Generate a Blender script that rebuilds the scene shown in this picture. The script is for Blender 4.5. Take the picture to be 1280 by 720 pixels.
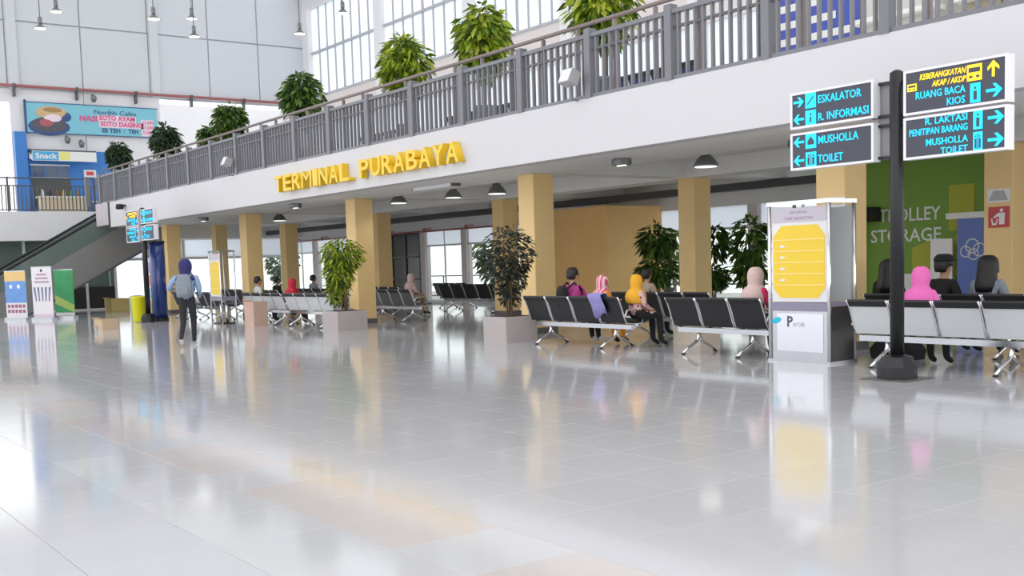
import bpy, math, random
from mathutils import Vector, Matrix
R = math.radians
random.seed(7)
scene = bpy.context.scene
for o in list(bpy.data.objects): bpy.data.objects.remove(o)
C = bpy.context.collection

# ------------------------------------------------------------------ camera
CAM_F, CAM_H, PPY = 1369.24, 1.38, 84.1
yaw, pitch, roll = R(-54.161), R(4.7769), R(1.7372)
fwd = Vector((math.sin(yaw)*math.cos(pitch), math.cos(yaw)*math.cos(pitch), -math.sin(pitch)))
rt = Vector((math.cos(yaw), -math.sin(yaw), 0)); dn = fwd.cross(rt)
rt2 = rt*math.cos(roll)+dn*math.sin(roll); dn2 = dn*math.cos(roll)-rt*math.sin(roll)
cam = bpy.data.cameras.new('camera'); camo = bpy.data.objects.new('camera', cam); C.objects.link(camo)
cam.sensor_width = 36; cam.lens = 36*CAM_F/1280; cam.shift_y = PPY/1280; cam.clip_end = 400
camo.matrix_world = Matrix((( rt2.x, -dn2.x, -fwd.x, 0), (rt2.y, -dn2.y, -fwd.y, 0), (rt2.z, -dn2.z, -fwd.z, CAM_H), (0,0,0,1)))
scene.camera = camo
# ------------------------------------------------------------------ sky and exposure
w = bpy.data.worlds.new('sky'); scene.world = w; w.use_nodes = True
bg = w.node_tree.nodes['Background']; bg.inputs[0].default_value = (0.96, 0.98, 1.0, 1); bg.inputs[1].default_value = 1.25
vs = scene.view_settings; vs.view_transform = 'Standard'; vs.look = 'None'; vs.exposure = 0.50; vs.gamma = 1; vs.use_curve_mapping = False

# ------------------------------------------------------------------ materials
MATS = {}
def mat(name, col, rough=.5, metal=0, noise=0, nscale=4, bump=0, spec=.5, emit=0, trans=0, alpha=1, coat=0):
    if name in MATS: return MATS[name]
    m = bpy.data.materials.new(name); m.use_nodes = True; nt = m.node_tree; b = nt.nodes['Principled BSDF']
    b.inputs['Base Color'].default_value = (*col, 1); b.inputs['Roughness'].default_value = rough
    b.inputs['Metallic'].default_value = metal; b.inputs['Specular IOR Level'].default_value = spec
    b.inputs['Coat Weight'].default_value = coat; b.inputs['Alpha'].default_value = alpha
    if emit: b.inputs['Emission Color'].default_value = (*col, 1); b.inputs['Emission Strength'].default_value = emit
    if noise or bump:
        g = nt.nodes.new('ShaderNodeNewGeometry'); n = nt.nodes.new('ShaderNodeTexNoise'); n.inputs['Scale'].default_value = nscale; n.inputs['Detail'].default_value = 5
        nt.links.new(g.outputs['Position'], n.inputs['Vector'])
        if noise:
            r = nt.nodes.new('ShaderNodeMapRange'); r.inputs[3].default_value = 1-noise; r.inputs[4].default_value = 1+noise
            nt.links.new(n.outputs['Fac'], r.inputs[0])
            mx = nt.nodes.new('ShaderNodeVectorMath'); mx.operation = 'SCALE'; mx.inputs[0].default_value = col
            nt.links.new(r.outputs[0], mx.inputs['Scale']); nt.links.new(mx.outputs[0], b.inputs['Base Color'])
        if bump:
            bp = nt.nodes.new('ShaderNodeBump'); bp.inputs['Strength'].default_value = bump; bp.inputs['Distance'].default_value = .01
            nt.links.new(n.outputs['Fac'], bp.inputs['Height']); nt.links.new(bp.outputs[0], b.inputs['Normal'])
    if trans:
        t = nt.nodes.new('ShaderNodeBsdfTranslucent'); t.inputs[0].default_value = (*col, 1)
        s = nt.nodes.new('ShaderNodeMixShader'); s.inputs[0].default_value = trans
        nt.links.new(b.outputs[0], s.inputs[1]); nt.links.new(t.outputs[0], s.inputs[2]); nt.links.new(s.outputs[0], nt.nodes['Material Output'].inputs[0])
    MATS[name] = m; return m
def glassmat(name, col, t=.85):
    if name in MATS: return MATS[name]
    m = bpy.data.materials.new(name); m.use_nodes = True; nt = m.node_tree; b = nt.nodes['Principled BSDF']
    b.inputs['Base Color'].default_value = (*[c*.5 for c in col], 1); b.inputs['Roughness'].default_value = .05
    tr = nt.nodes.new('ShaderNodeBsdfTransparent'); tr.inputs[0].default_value = (*col, 1)
    s = nt.nodes.new('ShaderNodeMixShader'); s.inputs[0].default_value = t
    nt.links.new(b.outputs[0], s.inputs[1]); nt.links.new(tr.outputs[0], s.inputs[2]); nt.links.new(s.outputs[0], nt.nodes['Material Output'].inputs[0])
    MATS[name] = m; return m
def leafmat(name):
    m = bpy.data.materials.new(name); m.use_nodes = True; nt = m.node_tree; b = nt.nodes['Principled BSDF']
    a = nt.nodes.new('ShaderNodeAttribute'); a.attribute_name = 'leafcol'; nt.links.new(a.outputs['Color'], b.inputs['Base Color']); b.inputs['Roughness'].default_value = .45
    t = nt.nodes.new('ShaderNodeBsdfTranslucent'); nt.links.new(a.outputs['Color'], t.inputs[0])
    s = nt.nodes.new('ShaderNodeMixShader'); s.inputs[0].default_value = .4
    nt.links.new(b.outputs[0], s.inputs[1]); nt.links.new(t.outputs[0], s.inputs[2]); nt.links.new(s.outputs[0], nt.nodes['Material Output'].inputs[0])
    return m
def tilemat():
    m = bpy.data.materials.new('polished_tile'); m.use_nodes = True; nt = m.node_tree; b = nt.nodes['Principled BSDF']; L = nt.links.new
    g = nt.nodes.new('ShaderNodeNewGeometry'); s = nt.nodes.new('ShaderNodeVectorMath'); s.operation = 'SCALE'; s.inputs['Scale'].default_value = 1/.65
    o = nt.nodes.new('ShaderNodeVectorMath'); o.operation = 'ADD'; o.inputs[1].default_value = (2.7, 0, .5)
    f = nt.nodes.new('ShaderNodeVectorMath'); f.operation = 'FLOOR'
    L(g.outputs['Position'], o.inputs[0]); L(o.outputs[0], s.inputs[0]); L(s.outputs[0], f.inputs[0])
    wn = nt.nodes.new('ShaderNodeTexWhiteNoise'); L(f.outputs[0], wn.inputs['Vector'])
    n = nt.nodes.new('ShaderNodeTexNoise'); n.inputs['Scale'].default_value = 60; n.inputs['Detail'].default_value = 3; L(g.outputs['Position'], n.inputs['Vector'])
    n2 = nt.nodes.new('ShaderNodeTexNoise'); n2.inputs['Scale'].default_value = .35; L(g.outputs['Position'], n2.inputs['Vector'])
    ad = nt.nodes.new('ShaderNodeMath'); ad.operation = 'MULTIPLY_ADD'; ad.inputs[1].default_value = .35; L(n.outputs['Fac'], ad.inputs[0]); L(wn.outputs['Value'], ad.inputs[2])
    cr = nt.nodes.new('ShaderNodeMapRange'); cr.inputs[1].default_value = 0; cr.inputs[2].default_value = 1.3; cr.inputs[3].default_value = .97; cr.inputs[4].default_value = 1.02; L(ad.outputs[0], cr.inputs[0])
    at = nt.nodes.new('ShaderNodeAttribute'); at.attribute_name = 'tint'; 
    oi = nt.nodes.new('ShaderNodeObjectInfo')
    mx = nt.nodes.new('ShaderNodeVectorMath'); mx.operation = 'SCALE'; L(oi.outputs['Color'], mx.inputs[0]); L(cr.outputs[0], mx.inputs['Scale'])
    L(mx.outputs[0], b.inputs['Base Color'])
    rr = nt.nodes.new('ShaderNodeMapRange'); rr.inputs[3].default_value = .05; rr.inputs[4].default_value = .13; L(n2.outputs['Fac'], rr.inputs[0]); L(rr.outputs[0], b.inputs['Roughness'])
    b.inputs['Specular IOR Level'].default_value = .65
    return m
white = mat('white_paint', (.80,.79,.80), .6, noise=.03, nscale=1.5)
fasc = mat('fascia_paint', (.655,.645,.665), .5, noise=.02, nscale=.7)
ceilm = mat('ceiling_paint', (.84,.83,.81), .8, noise=.05, nscale=2)
colm = mat('column_yellow', (.90,.64,.29), .55, noise=.05, nscale=3)
boxm = mat('ochre_wall', (.95,.60,.23), .6, noise=.05, nscale=2)
greym = mat('railing_grey', (.20,.20,.22), .45, noise=.08, nscale=5)
greyd = mat('railing_dark', (.10,.10,.11), .45)
brownr = mat('handrail_brown', (.24,.19,.18), .4, noise=.1)
chrome = mat('chrome', (.78,.78,.80), .12, 1)
steel = mat('brushed_steel', (.46,.47,.50), .2, 1, noise=.06, nscale=8)
blackm = mat('black_metal', (.008,.008,.010), .35)
blackl = mat('black_leather', (.010,.010,.012), .38, noise=.2, nscale=20)
silver = mat('silver_mesh', (.66,.68,.70), .35, .2, noise=.06, nscale=30)
greyseat = mat('grey_seat', (.12,.12,.13), .4, .2)
blueseat = mat('blue_seat', (.03,.04,.14), .5)
lettery = mat('letter_yellow', (.93,.60,.02), .35)
plinth = mat('dark_plinth', (.13,.12,.12), .4)
darkm = mat('dark_beam', (.06,.06,.065), .5)
redp = mat('red_pipe', (.38,.13,.12), .5)
panelm = mat('wall_panel', (.64,.66,.69), .5, noise=.03, nscale=.8)
seamm = mat('panel_seam', (.46,.47,.50), .6)
beige = mat('beige_wall', (.74,.68,.66), .7, noise=.03)
frost = mat('frosted_pane', (.88,.91,.95), .4, trans=.85)
clear = glassmat('clear_glass', (.95,.98,.97), .9)
teal = glassmat('green_glass', (.55,.66,.62), .5)
signbg = mat('sign_face', (.045,.05,.075), .25)
signfr = mat('sign_frame', (.82,.80,.86), .3)
cyan = mat('sign_cyan', (.005,.50,.80), .4, emit=.7)
signy = mat('sign_yellow', (.95,.60,.02), .4, emit=.6)
lampm = mat('lamp_lens', (1,.98,.92), .4, emit=.8)
lampg = mat('lamp_grey', (.20,.21,.21), .35, .5)
bluep = mat('shop_blue', (.05,.22,.60), .5, noise=.04)
bluel = mat('light_blue', (.10,.42,.75), .5)
planterm = mat('planter_stone', (.48,.42,.41), .6, noise=.07, nscale=6)
soil = mat('soil', (.06,.045,.03), .95, bump=.6, nscale=40)
bark = mat('bark', (.20,.14,.09), .9, noise=.3, nscale=20, bump=.5)
leafm = leafmat('leaf')
tile = tilemat()
grout = mat('grout', (.20,.195,.195), .7)
greenw = mat('green_wall', (.20,.36,.05), .6, noise=.06)
lime = mat('olive_paint', (.46,.47,.04), .6)
text_w = mat('white_print', (.85,.85,.82), .5)
escm = mat('escalator_cladding', (.30,.30,.30), .35, .4, noise=.06, nscale=3)
rubber = mat('rubber', (.02,.02,.02), .5)

# ------------------------------------------------------------------ helpers
class MB:
    def __init__(s): s.v=[]; s.f=[]; s.m=[]
    def add(s, v, f, mi=0):
        n=len(s.v); s.v+= [tuple(p) for p in v]; s.f+=[tuple(i+n for i in q) for q in f]; s.m+=[mi]*len(f); return s
    def box(s, x0,x1,y0,y1,z0,z1, mi=0):
        return s.add([(x0,y0,z0),(x1,y0,z0),(x1,y1,z0),(x0,y1,z0),(x0,y0,z1),(x1,y0,z1),(x1,y1,z1),(x0,y1,z1)],
            [(0,3,2,1),(4,5,6,7),(0,1,5,4),(1,2,6,5),(2,3,7,6),(3,0,4,7)], mi)
    def bbox(s, x0,x1,y0,y1,z0,z1, c=.01, mi=0):     # chamfered box (vertical edges and top)
        p=[(x0+c,y0),(x1-c,y0),(x1,y0+c),(x1,y1-c),(x1-c,y1),(x0+c,y1),(x0,y1-c),(x0,y0+c)]
        q=[(x0+2*c,y0+c),(x1-2*c,y0+c),(x1-c,y0+2*c),(x1-c,y1-2*c),(x1-2*c,y1-c),(x0+2*c,y1-c),(x0+c,y1-2*c),(x0+c,y0+2*c)]
        v=[(a,b,z0) for a,b in p]+[(a,b,z1-c) for a,b in p]+[(a,b,z1) for a,b in q]
        f=[tuple(range(7,-1,-1)),tuple(range(16,24))]
        for k in (0,8):
            for i in range(8): j=(i+1)%8; f.append((k+i,k+j,k+8+j,k+8+i))
        return s.add(v,f,mi)
    def prism(s, poly, a0, a1, axis='x', mi=0):
        def P(u,v,a): return {'x':(a,u,v),'y':(u,a,v),'z':(u,v,a)}[axis]
        n=len(poly); v=[P(u,w_,a0) for u,w_ in poly]+[P(u,w_,a1) for u,w_ in poly]
        f=[tuple(range(n-1,-1,-1)),tuple(range(n,2*n))]+[(i,(i+1)%n,n+(i+1)%n,n+i) for i in range(n)]
        return s.add(v,f,mi)
    def tube(s, pts, r, n=8, mi=0, cap=True):
        pts=[Vector(p) for p in pts]; rs=r if isinstance(r,(list,tuple)) else [r]*len(pts); v=[]; f=[]; up=None
        for i,p in enumerate(pts):
            d=(pts[min(i+1,len(pts)-1)]-pts[max(i-1,0)]).normalized()
            if up is None: up = Vector((0,0,1)) if abs(d.z)<.9 else Vector((1,0,0))
            a=d.cross(up).normalized(); b=a.cross(d).normalized(); up=b
            for k in range(n):
                t=2*math.pi*k/n; v.append(p+a*(math.cos(t)*rs[i])+b*(math.sin(t)*rs[i]))
        for i in range(len(pts)-1):
            for k in range(n): j=(k+1)%n; f.append((i*n+k,(i+1)*n+k,(i+1)*n+j,i*n+j))
        if cap: f+= [tuple(range(n)), tuple(range(len(v)-1,len(v)-n-1,-1))]
        return s.add(v,f,mi)
    def lathe(s, prof, n=16, c=(0,0,0), mi=0, sx=1, sy=1):
        v=[]; f=[]
        for r,z in prof:
            for k in range(n):
                t=2*math.pi*k/n; v.append((c[0]+r*math.cos(t)*sx,c[1]+r*math.sin(t)*sy,c[2]+z))
        for i in range(len(prof)-1):
            for k in range(n): j=(k+1)%n; f.append((i*n+k,i*n+j,(i+1)*n+j,(i+1)*n+k))
        f+=[tuple(range(n-1,-1,-1)), tuple(range(len(v)-n,len(v)))]
        return s.add(v,f,mi)
    def ell(s, c, r, n=10, m=6, mi=0):
        prof=[(max(1e-4,math.sin(math.pi*i/m)),-math.cos(math.pi*i/m)*r[2]) for i in range(m+1)]
        return s.lathe(prof,n,c,mi,r[0],r[1])
    def build(s, name, mats, parent=None, smooth=False, loc=None, rot=None):
        me=bpy.data.meshes.new(name); me.from_pydata(s.v,[],s.f); 
        if not isinstance(mats,(list,tuple)): mats=[mats]
        for m in mats: me.materials.append(m)
        me.polygons.foreach_set('material_index', s.m)
        if smooth: me.polygons.foreach_set('use_smooth',[True]*len(s.f))
        me.update(); o=bpy.data.objects.new(name,me); C.objects.link(o)
        if parent: o.parent=parent
        if loc: o.location=loc
        if rot: o.rotation_euler=rot
        return o
def B(name, m, parent, *b, c=0): 
    mb=MB(); (mb.bbox(*b,c=c) if c else mb.box(*b)); return mb.build(name,m,parent)
def tag(o, label=None, cat=None, group=None, kind=None):
    if label: o['label']=label
    if cat: o['category']=cat
    if group: o['group']=group
    if kind: o['kind']=kind
    return o
def thing(name, label, cat, loc=(0,0,0), rz=0, group=None):
    o=bpy.data.objects.new(name,None); o.empty_display_size=.1; C.objects.link(o); o.location=loc; o.rotation_euler=(0,0,rz); return tag(o,label,cat,group)
def inst(src, parent, loc, rot=None, name=None):
    o=bpy.data.objects.new(name or src.name.split('.')[0], src.data); C.objects.link(o); o.parent=parent; o.location=loc
    if rot: o.rotation_euler=rot
    return o
def copy_tree(o, parent=None):
    c=o.copy(); C.objects.link(c); c.parent=parent
    for ch in list(o.children): copy_tree(ch,c)
    return c
def struct(o): o['kind']='structure'; return o
def text(body, size, m, parent, loc, rot=(R(90),0,0), name='lettering', align='LEFT', ext=.004, bold=0, fit=None, shear=0, label=None):
    cu=bpy.data.curves.new('t','FONT'); cu.body=body; cu.size=size; cu.extrude=ext; cu.offset=bold; cu.align_x=align; cu.resolution_u=2; cu.shear=shear
    ob=bpy.data.objects.new('t',cu); me=bpy.data.meshes.new_from_object(ob); bpy.data.objects.remove(ob); bpy.data.curves.remove(cu)
    if fit and len(me.vertices):
        xs=[v.co.x for v in me.vertices]; ww=max(xs)-min(xs); k=fit/ww
        for v in me.vertices: v.co.x*=k
    me.materials.clear(); me.materials.append(m)
    o=bpy.data.objects.new(name,me); C.objects.link(o); o.parent=parent; o.location=loc; o.rotation_euler=rot
    if label: o['label']=label
    return o

# ================================================================== STRUCTURE
# ---- floor with tiles
def proj(x,y,z):
    d=Vector((x,y,z-CAM_H)); q=d.dot(fwd)
    if q<.2: return None
    return 640+CAM_F*d.dot(rt2)/q, 360+PPY+CAM_F*d.dot(dn2)/q
floor=struct(B('floor',grout,None,-48,5,-7.8,24,-.2,-.004))
T=.65; cells=[]
for i in range(-70,12):
    for j in range(-12,37):
        x0=-2.70+i*T; y0=j*T
        if x0<-47.9 or x0+T>5 or y0+T>23.9: continue
        p=proj(x0+T/2,y0+T/2,0); vis=p is not None and -40<p[0]<1320 and p[1]<745
        cells.append((not vis, math.hypot(x0+T/2,y0+T/2), x0, y0, j))
cells.sort()
g=.0016; c=.001
tv=[(g,g,-.004),(T-g,g,-.004),(T-g,T-g,-.004),(g,T-g,-.004),(g,g,-c),(T-g,g,-c),(T-g,T-g,-c),(g,T-g,-c),(g+c,g+c,0),(T-g-c,g+c,0),(T-g-c,T-g-c,0),(g+c,T-g-c,0)]
tf=[(8,9,10,11)]+[(a+i,a+(i+1)%4,a+4+(i+1)%4,a+4+i) for a in (0,4) for i in range(4)]
tm=MB().add(tv,tf); t0=tm.build('tile',tile,floor); tme=t0.data; bpy.data.objects.remove(t0)
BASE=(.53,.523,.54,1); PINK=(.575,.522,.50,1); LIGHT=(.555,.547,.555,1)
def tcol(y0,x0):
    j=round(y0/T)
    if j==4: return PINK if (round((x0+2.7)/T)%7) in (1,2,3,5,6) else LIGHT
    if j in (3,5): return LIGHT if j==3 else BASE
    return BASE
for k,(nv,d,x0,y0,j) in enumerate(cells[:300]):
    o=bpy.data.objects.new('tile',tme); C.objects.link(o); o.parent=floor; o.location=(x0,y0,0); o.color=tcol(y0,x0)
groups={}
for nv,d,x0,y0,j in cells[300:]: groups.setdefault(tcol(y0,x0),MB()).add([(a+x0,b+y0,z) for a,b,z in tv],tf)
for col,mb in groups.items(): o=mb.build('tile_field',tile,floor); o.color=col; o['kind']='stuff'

# ---- mezzanine
XR=-2.0
wf=struct(B('wall_mezzanine_front',fasc,None,-40,XR,11.5,11.8,3.1,3.98))
mf=struct(B('floor_mezzanine',ceilm,None,-41.75,XR,11.8,23.2,3.45,3.96))
cl=bpy.data.objects.new('ceiling',None); C.objects.link(cl); struct(cl)
B('soffit',ceilm,cl,-40,XR,11.8,13.6,3.1,3.45)
FX=[-9.78,-17.0,-24.3,-31.2,-38.3]; SX=[-9.70,-16.83,-23.9,-30.75,-37.7,-44.6]
for x in FX: B('cross_beam',ceilm,cl,x-.5,x+.02,13.6,17.0,3.12,3.45)
B('long_beam',ceilm,cl,-40,XR,17.0,17.7,3.1,3.45)
for x in SX[:5]: B('cross_beam',ceilm,cl,x-.5,x+.02,17.7,21.4,3.15,3.45)
struct(B('trim_1',mat('lavender_panel',(.55,.48,.52),.4),None,-41.75,-40.0,11.5,11.56,3.2,4.0))
B('trim_edge',blackm,bpy.data.objects['trim_1'],-40.14,-40.0,11.47,11.5,3.1,4.0)
lf=struct(B('floor_landing',ceilm,None,-45.9,-41.75,14.9,23.2,3.5,3.96))
bs=struct(B('floor_balcony',white,None,-47.9,-45.9,3,23.2,2.85,3.98))
# dark service duct and sprinkler pipe
du=B('service_duct',darkm,None,-46,-14.9,19.9,20.15,2.96,3.14); tag(du,'long dark duct slung under the ground floor ceiling','duct')
# ---- columns
def column(x,y,top,label):
    t=thing('column',label,'column',(x,y,0),0,'yellow square columns')
    B('shaft',colm,t,-.5,0,0,.5,.12,top,c=.012); B('plinth',plinth,t,-.515,.015,-.015,.515,0,.12); return t
names=['yellow square column beside the steel kiosk','yellow square column behind the dark ficus planter','yellow square column behind the bright green planter tree','yellow square column rising behind the white shirt man','yellow square column beside the blue display cylinder']
for x,l in zip(FX,names): column(x,12.9,3.1,l)
names=['yellow square column carrying the red litter notice','yellow square column behind the empty black bench','yellow square column half hidden behind the dark ficus tree','yellow square column touching the bright green tree column','yellow square column rising behind the red headscarf','yellow square column beyond the small yellow notice stand']
for x,l in zip(SX,names): column(x,17.1,3.1 if x>-40 else 3.5,l)
# ---- ground floor back wall
wb=bpy.data.objects.new('wall_back',None); C.objects.link(wb); struct(wb)
B('lintel',white,wb,-47.5,XR,21.6,21.8,2.72,3.45)
PX=[-47.3,-44.4,-38.9,-35.2,-32.4,-25.9,-19.0,-14.6]
for x in PX: B('post',beige,wb,x-.34,x,21.55,21.8,0,2.72)
B('sill',white,wb,-47.5,-14.6,21.6,21.75,0,.1)
for a,b in zip(PX[:-1],PX[1:]):
    if a==-38.9: continue
    n=max(1,round((b-.34-a)/1.5)); ww=(b-.34-a)/n
    for k in range(n):
        x=a+k*ww
        wn=bpy.data.objects.new('window_1',None); C.objects.link(wn); struct(wn); wn.parent=wb
        B('transom',white,wn,x,x+ww,21.63,21.69,2.1,2.16); B('mullion',white,wn,x-.02,x+.02,21.63,21.69,.1,2.72)
        B('pane',clear,wn,x+.02,x+ww-.02,21.655,21.665,.1,2.1); B('upper_pane',frost,wn,x+.02,x+ww-.02,21.655,21.665,2.16,2.72)
# red sprinkler pipe
rp=thing('sprinkler_pipe','x','pipe',(0,21.3,2.66)); MB().tube([(-47,0,0),(-26,0,0)],.035).build('tube',redp,rp,True); [B('bracket',redp,rp,-46+k*2.8-.03,-46+k*2.8+.03,0,.295,.08,.12) for k in range(8)]; [B('clamp',redp,rp,-46+k*2.8-.03,-46+k*2.8+.03,-.04,.04,-.04,.12) for k in range(8)]; tag(rp,'thin red sprinkler pipe along the ground floor windows','pipe')
# outside guard rail behind the windows
gr=thing('guard_rail','grey guard rail standing outside the ground floor windows','railing',(0,22.3,0))
for z in (.25,.65,1.0): MB().tube([(-46,0,z),(-15,0,z)],.025,6).build('rail',greym,gr)
for k in range(21): MB().tube([(-46+k*1.55,0,-.1),(-46+k*1.55,0,1.0)],.03,6).build('post',greym,gr)
# dark curtained doorway
d1=struct(B('door_1',mat('dark_glass',(.03,.032,.03),.15),None,-38.85,-35.56,21.62,21.7,0,2.72))
for x in (-38.8,-37.75,-36.7,-35.65): B('door_frame',greyd,d1,x-.04,x+.04,21.58,21.62,0,2.72)
for z in (.9,1.75): B('door_rail',greyd,d1,-38.85,-35.56,21.58,21.62,z-.03,z+.03)
# ochre room
wr=struct(B('wall_ochre_room',boxm,None,-25.6,-22.46,19.5,21.5,0,2.86))
# green wall
wg=struct(B('wall_green',greenw,None,-14.6,-6,18.9,19.1,0,3.45))
struct(B('wall_right',white,None,-9.2,-6,18.1,18.88,0,3.44))
# ---- ground floor left side
wl=bpy.data.objects.new('wall_shopfront',None); C.objects.link(wl); struct(wl)
wm=mat('mullion_white',(.78,.80,.78),.4)
ys=[3+1.17*k for k in range(10)]
for i,y in enumerate(ys):
    B('mullion',wm,wl,-46.9,-46.78,y-.05,y+.05,0,2.85)
    if i<len(ys)-1:
        B('pane',teal,wl,-46.86,-46.84,y+.05,ys[i+1]-.05,.95,2.85)
        B('kick_panel',[mat('kick_dark',(.03,.03,.03),.3),mat('kick_grey',(.42,.44,.42),.4)][i%3==0],wl,-46.88,-46.82,y+.05,ys[i+1]-.05,.06,.95)
B('sill',wm,wl,-46.95,-46.75,3,13.55,0,.06)
struct(B('wall_shop_rear',mat('shop_interior',(.40,.47,.43),.7,noise=.1,nscale=1.5),None,-47.8,-47.6,3,13.5,0,2.85))
ww_=bpy.data.objects.new('wall_left_ground',None); C.objects.link(ww_); struct(ww_)
for i in range(6):
    y=13.6+i*1.55
    B('mullion',white,ww_,-47.6,-47.45,y-.06,y+.06,0,2.85)
    if i<5: B('pane',clear,ww_,-47.53,-47.52,y+.06,y+1.49,.1,2.0); B('transom',white,ww_,-47.6,-47.45,y+.06,y+1.49,2.0,2.1); B('upper_pane',frost,ww_,-47.53,-47.52,y+.06,y+1.49,2.1,2.85)
# ---- upper left wall of tall panels
wL=bpy.data.objects.new('wall_left',None); C.objects.link(wL); struct(wL)
B('backing',seamm,wL,-48.3,-48.06,2,23.3,9.0,16)
YS=[1.4,4.3,7.2,10.09,13.02,15.83,18.5,20.85,23.2]; ZS=[9.02,11.72,14.4,16]
for a,b in zip(YS[:-1],YS[1:]):
    for z0,z1 in zip(ZS[:-1],ZS[1:]): 
        if b>2.2: B('panel',panelm,wL,-48.1,-48.0,max(a,2)+.025,b-.025,z0+.03,z1-.03,c=.015)
for y in (10.09,15.83): B('pilaster',panelm,wL,-48.06,-47.9,y+.05,y+.42,9.0,16)
B('lower_wall',white,wL,-48.3,-48.05,10.12,13.0,3.98,9.02); B('lower_wall',white,wL,-48.3,-48.05,13.04,16.0,3.98,9.02)
B('opening_head',white,wL,-48.3,-48.05,2,10.12,8.5,9.02); B('opening_jamb',white,wL,-48.3,-48.05,16.0,16.2,3.98,9.02)
# white room beyond the opening
wF=bpy.data.objects.new('wall_beyond',None); C.objects.link(wF); struct(wF)
B('rear_wall',white,wF,-56.2,-56,14,26,3.9,10); B('side_wall',white,wF,-56,-48.3,25.8,26,3.9,10); B('room_floor',white,wF,-56,-48.3,10,26,3.7,3.9)
# pipe on the panel wall
pp=thing('wall_pipe','long rust red pipe running along the panelled wall','pipe',(-47.85,0,9.12))
MB().tube([(0,2,0),(0,23,0)],.06).build('tube',redp,pp,True)
for k in range(9): 
    y=3+k*2.43; B('bracket',greyd,pp,-.2,.02,y-.04,y+.04,-.42,-.05); B('clamp',greyd,pp,-.08,.08,y-.05,y+.05,-.08,.08)
# ---- upper back wall with windows
wU=bpy.data.objects.new('wall_back_upper',None); C.objects.link(wU); struct(wU)
B('band',beige,wU,-48,0,23.25,23.5,8.0,9.35); B('parapet',beige,wU,-48,0,23.25,23.5,3.96,4.9); B('head',white,wU,-48,0,23.25,23.5,13.4,14.6)
UX=[-48.0,-41.2,-34.5,-28.75,-22.9,-17.0,-11.1,-5.2]
for a in UX: B('pier',white,wU,a-.0,a+.55,23.1,23.5,3.96,14.6)
for a,b in zip(UX[:-1],UX[1:]):
    a+=.55; wn=bpy.data.objects.new('window_2',None); C.objects.link(wn); struct(wn); wn.parent=wU
    n=8; ww=(b-a)/n
    for k in range(n):
        x=a+k*ww; m=.05 if k==4 else .025
        if k: B('mullion',seamm,wn,x-m,x+m,23.28,23.38,9.35,13.4)
        if a<-17:
            for z0,z1 in ((9.4,11.35),(11.45,13.4)): B('pane',frost,wn,x+.03,x+ww-.03,23.33,23.34,z0,z1)
    B('transom',seamm,wn,a,b,23.26,23.4,11.35,11.45); B('window_sill',seamm,wn,a,b,23.2,23.4,9.33,9.42)
    for k in range(4):
        x=a+k*(b-a)/4; B('lower_mullion',white,wn,x-.04,x+.04,23.3,23.4,4.9,8.0); B('lower_pane',frost,wn,x+.05,x+(b-a)/4-.05,23.33,23.34,4.9,8.0)
cr_=MB(); cr_.box(-48,0,22.6,23.25,14.0,14.3); struct(cr_.build('trim_2',white,None))
# open roof frame above the hall
rf=bpy.data.objects.new('ceiling_frame',None); C.objects.link(rf); struct(rf)
for k in range(8): B('rafter',white,rf,-47+k*6.2,-46.7+k*6.2,-8,23.4,16.0,16.5)
for k in range(7): B('skylight_blocker',white,rf,-46.7+k*6.2,-46.7+k*6.2+4.0,-7.8,23.4,16.3,16.4)  # unseen sheets added to cut the light from overhead, gaps left between them
for y in (8.6,11.2,13,15.8): B('purlin',white,rf,-48,0,y-.1,y+.1,15.8,16.0)

# ================================================================== BALUSTRADES
bal=thing('balustrade','long grey balustrade topping the white mezzanine fascia','railing',(0,11.56,3.98))
x1=-2.65; x0=-41.7
B('bottom_rail',greym,bal,x0,x1,-.04,.04,.0,.06); B('top_rail',greym,bal,x0,x1,-.05,.05,.95,1.01); B('middle_rail',greyd,bal,x0,x1,-.025,.025,.74,.78)
post=MB().bbox(-.07,.07,-.08,.08,0,1.09,c=.008); bar=MB().box(-.017,.017,-.03,.03,.06,.95)
hp=MB().box(-.025,.025,-.03,.03,.0,1.2)
p0=None
for k in range(22):
    x=-4.48-1.83*k+.0
    if p0 is None: p0=post.build('post',greym,bal,loc=(x,0,0)); b0=bar.build('baluster',greym,bal,loc=(x-.166,0,0)); r=range(2,11)
    else: inst(p0,bal,(x,0,0)); r=range(1,11)
    if k<21:
        for i in r: 
            if x-i*.1664>x0: inst(b0,bal,(x-i*.1664,0,0))
hr=thing('handrail','brown tubular handrail raised behind the mezzanine balustrade','handrail',(0,11.72,3.96))
MB().tube([(-41.3,0,1.24),(-3,0,1.24)],.035).build('tube',brownr,hr,True)
h0=hp.build('support',brownr,hr,loc=(-4,0,0))
for k in range(1,41): inst(h0,hr,(-4-.92*k,0,0))
bb=thing('balcony_railing','dark thin barred railing of the balcony above the shopfront','railing',(-45.96,0,3.98))
for z,r in ((1.3,.03),(1.0,.025),(.06,.025)): MB().tube([(0,4,z),(0,12.7,z)],r,6).build('rail',greyd,bb)
b1=MB().box(-.012,.012,-.02,.02,.06,1.0).build('baluster',greyd,bb,loc=(0,4.1,0))
for k in range(1,60): inst(b1,bb,(0,4.1+k*.145,0))
for y in (4,6.7,9.4,12.65): B('post',greyd,bb,-.035,.035,y-.035,y+.035,0,1.34)

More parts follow.
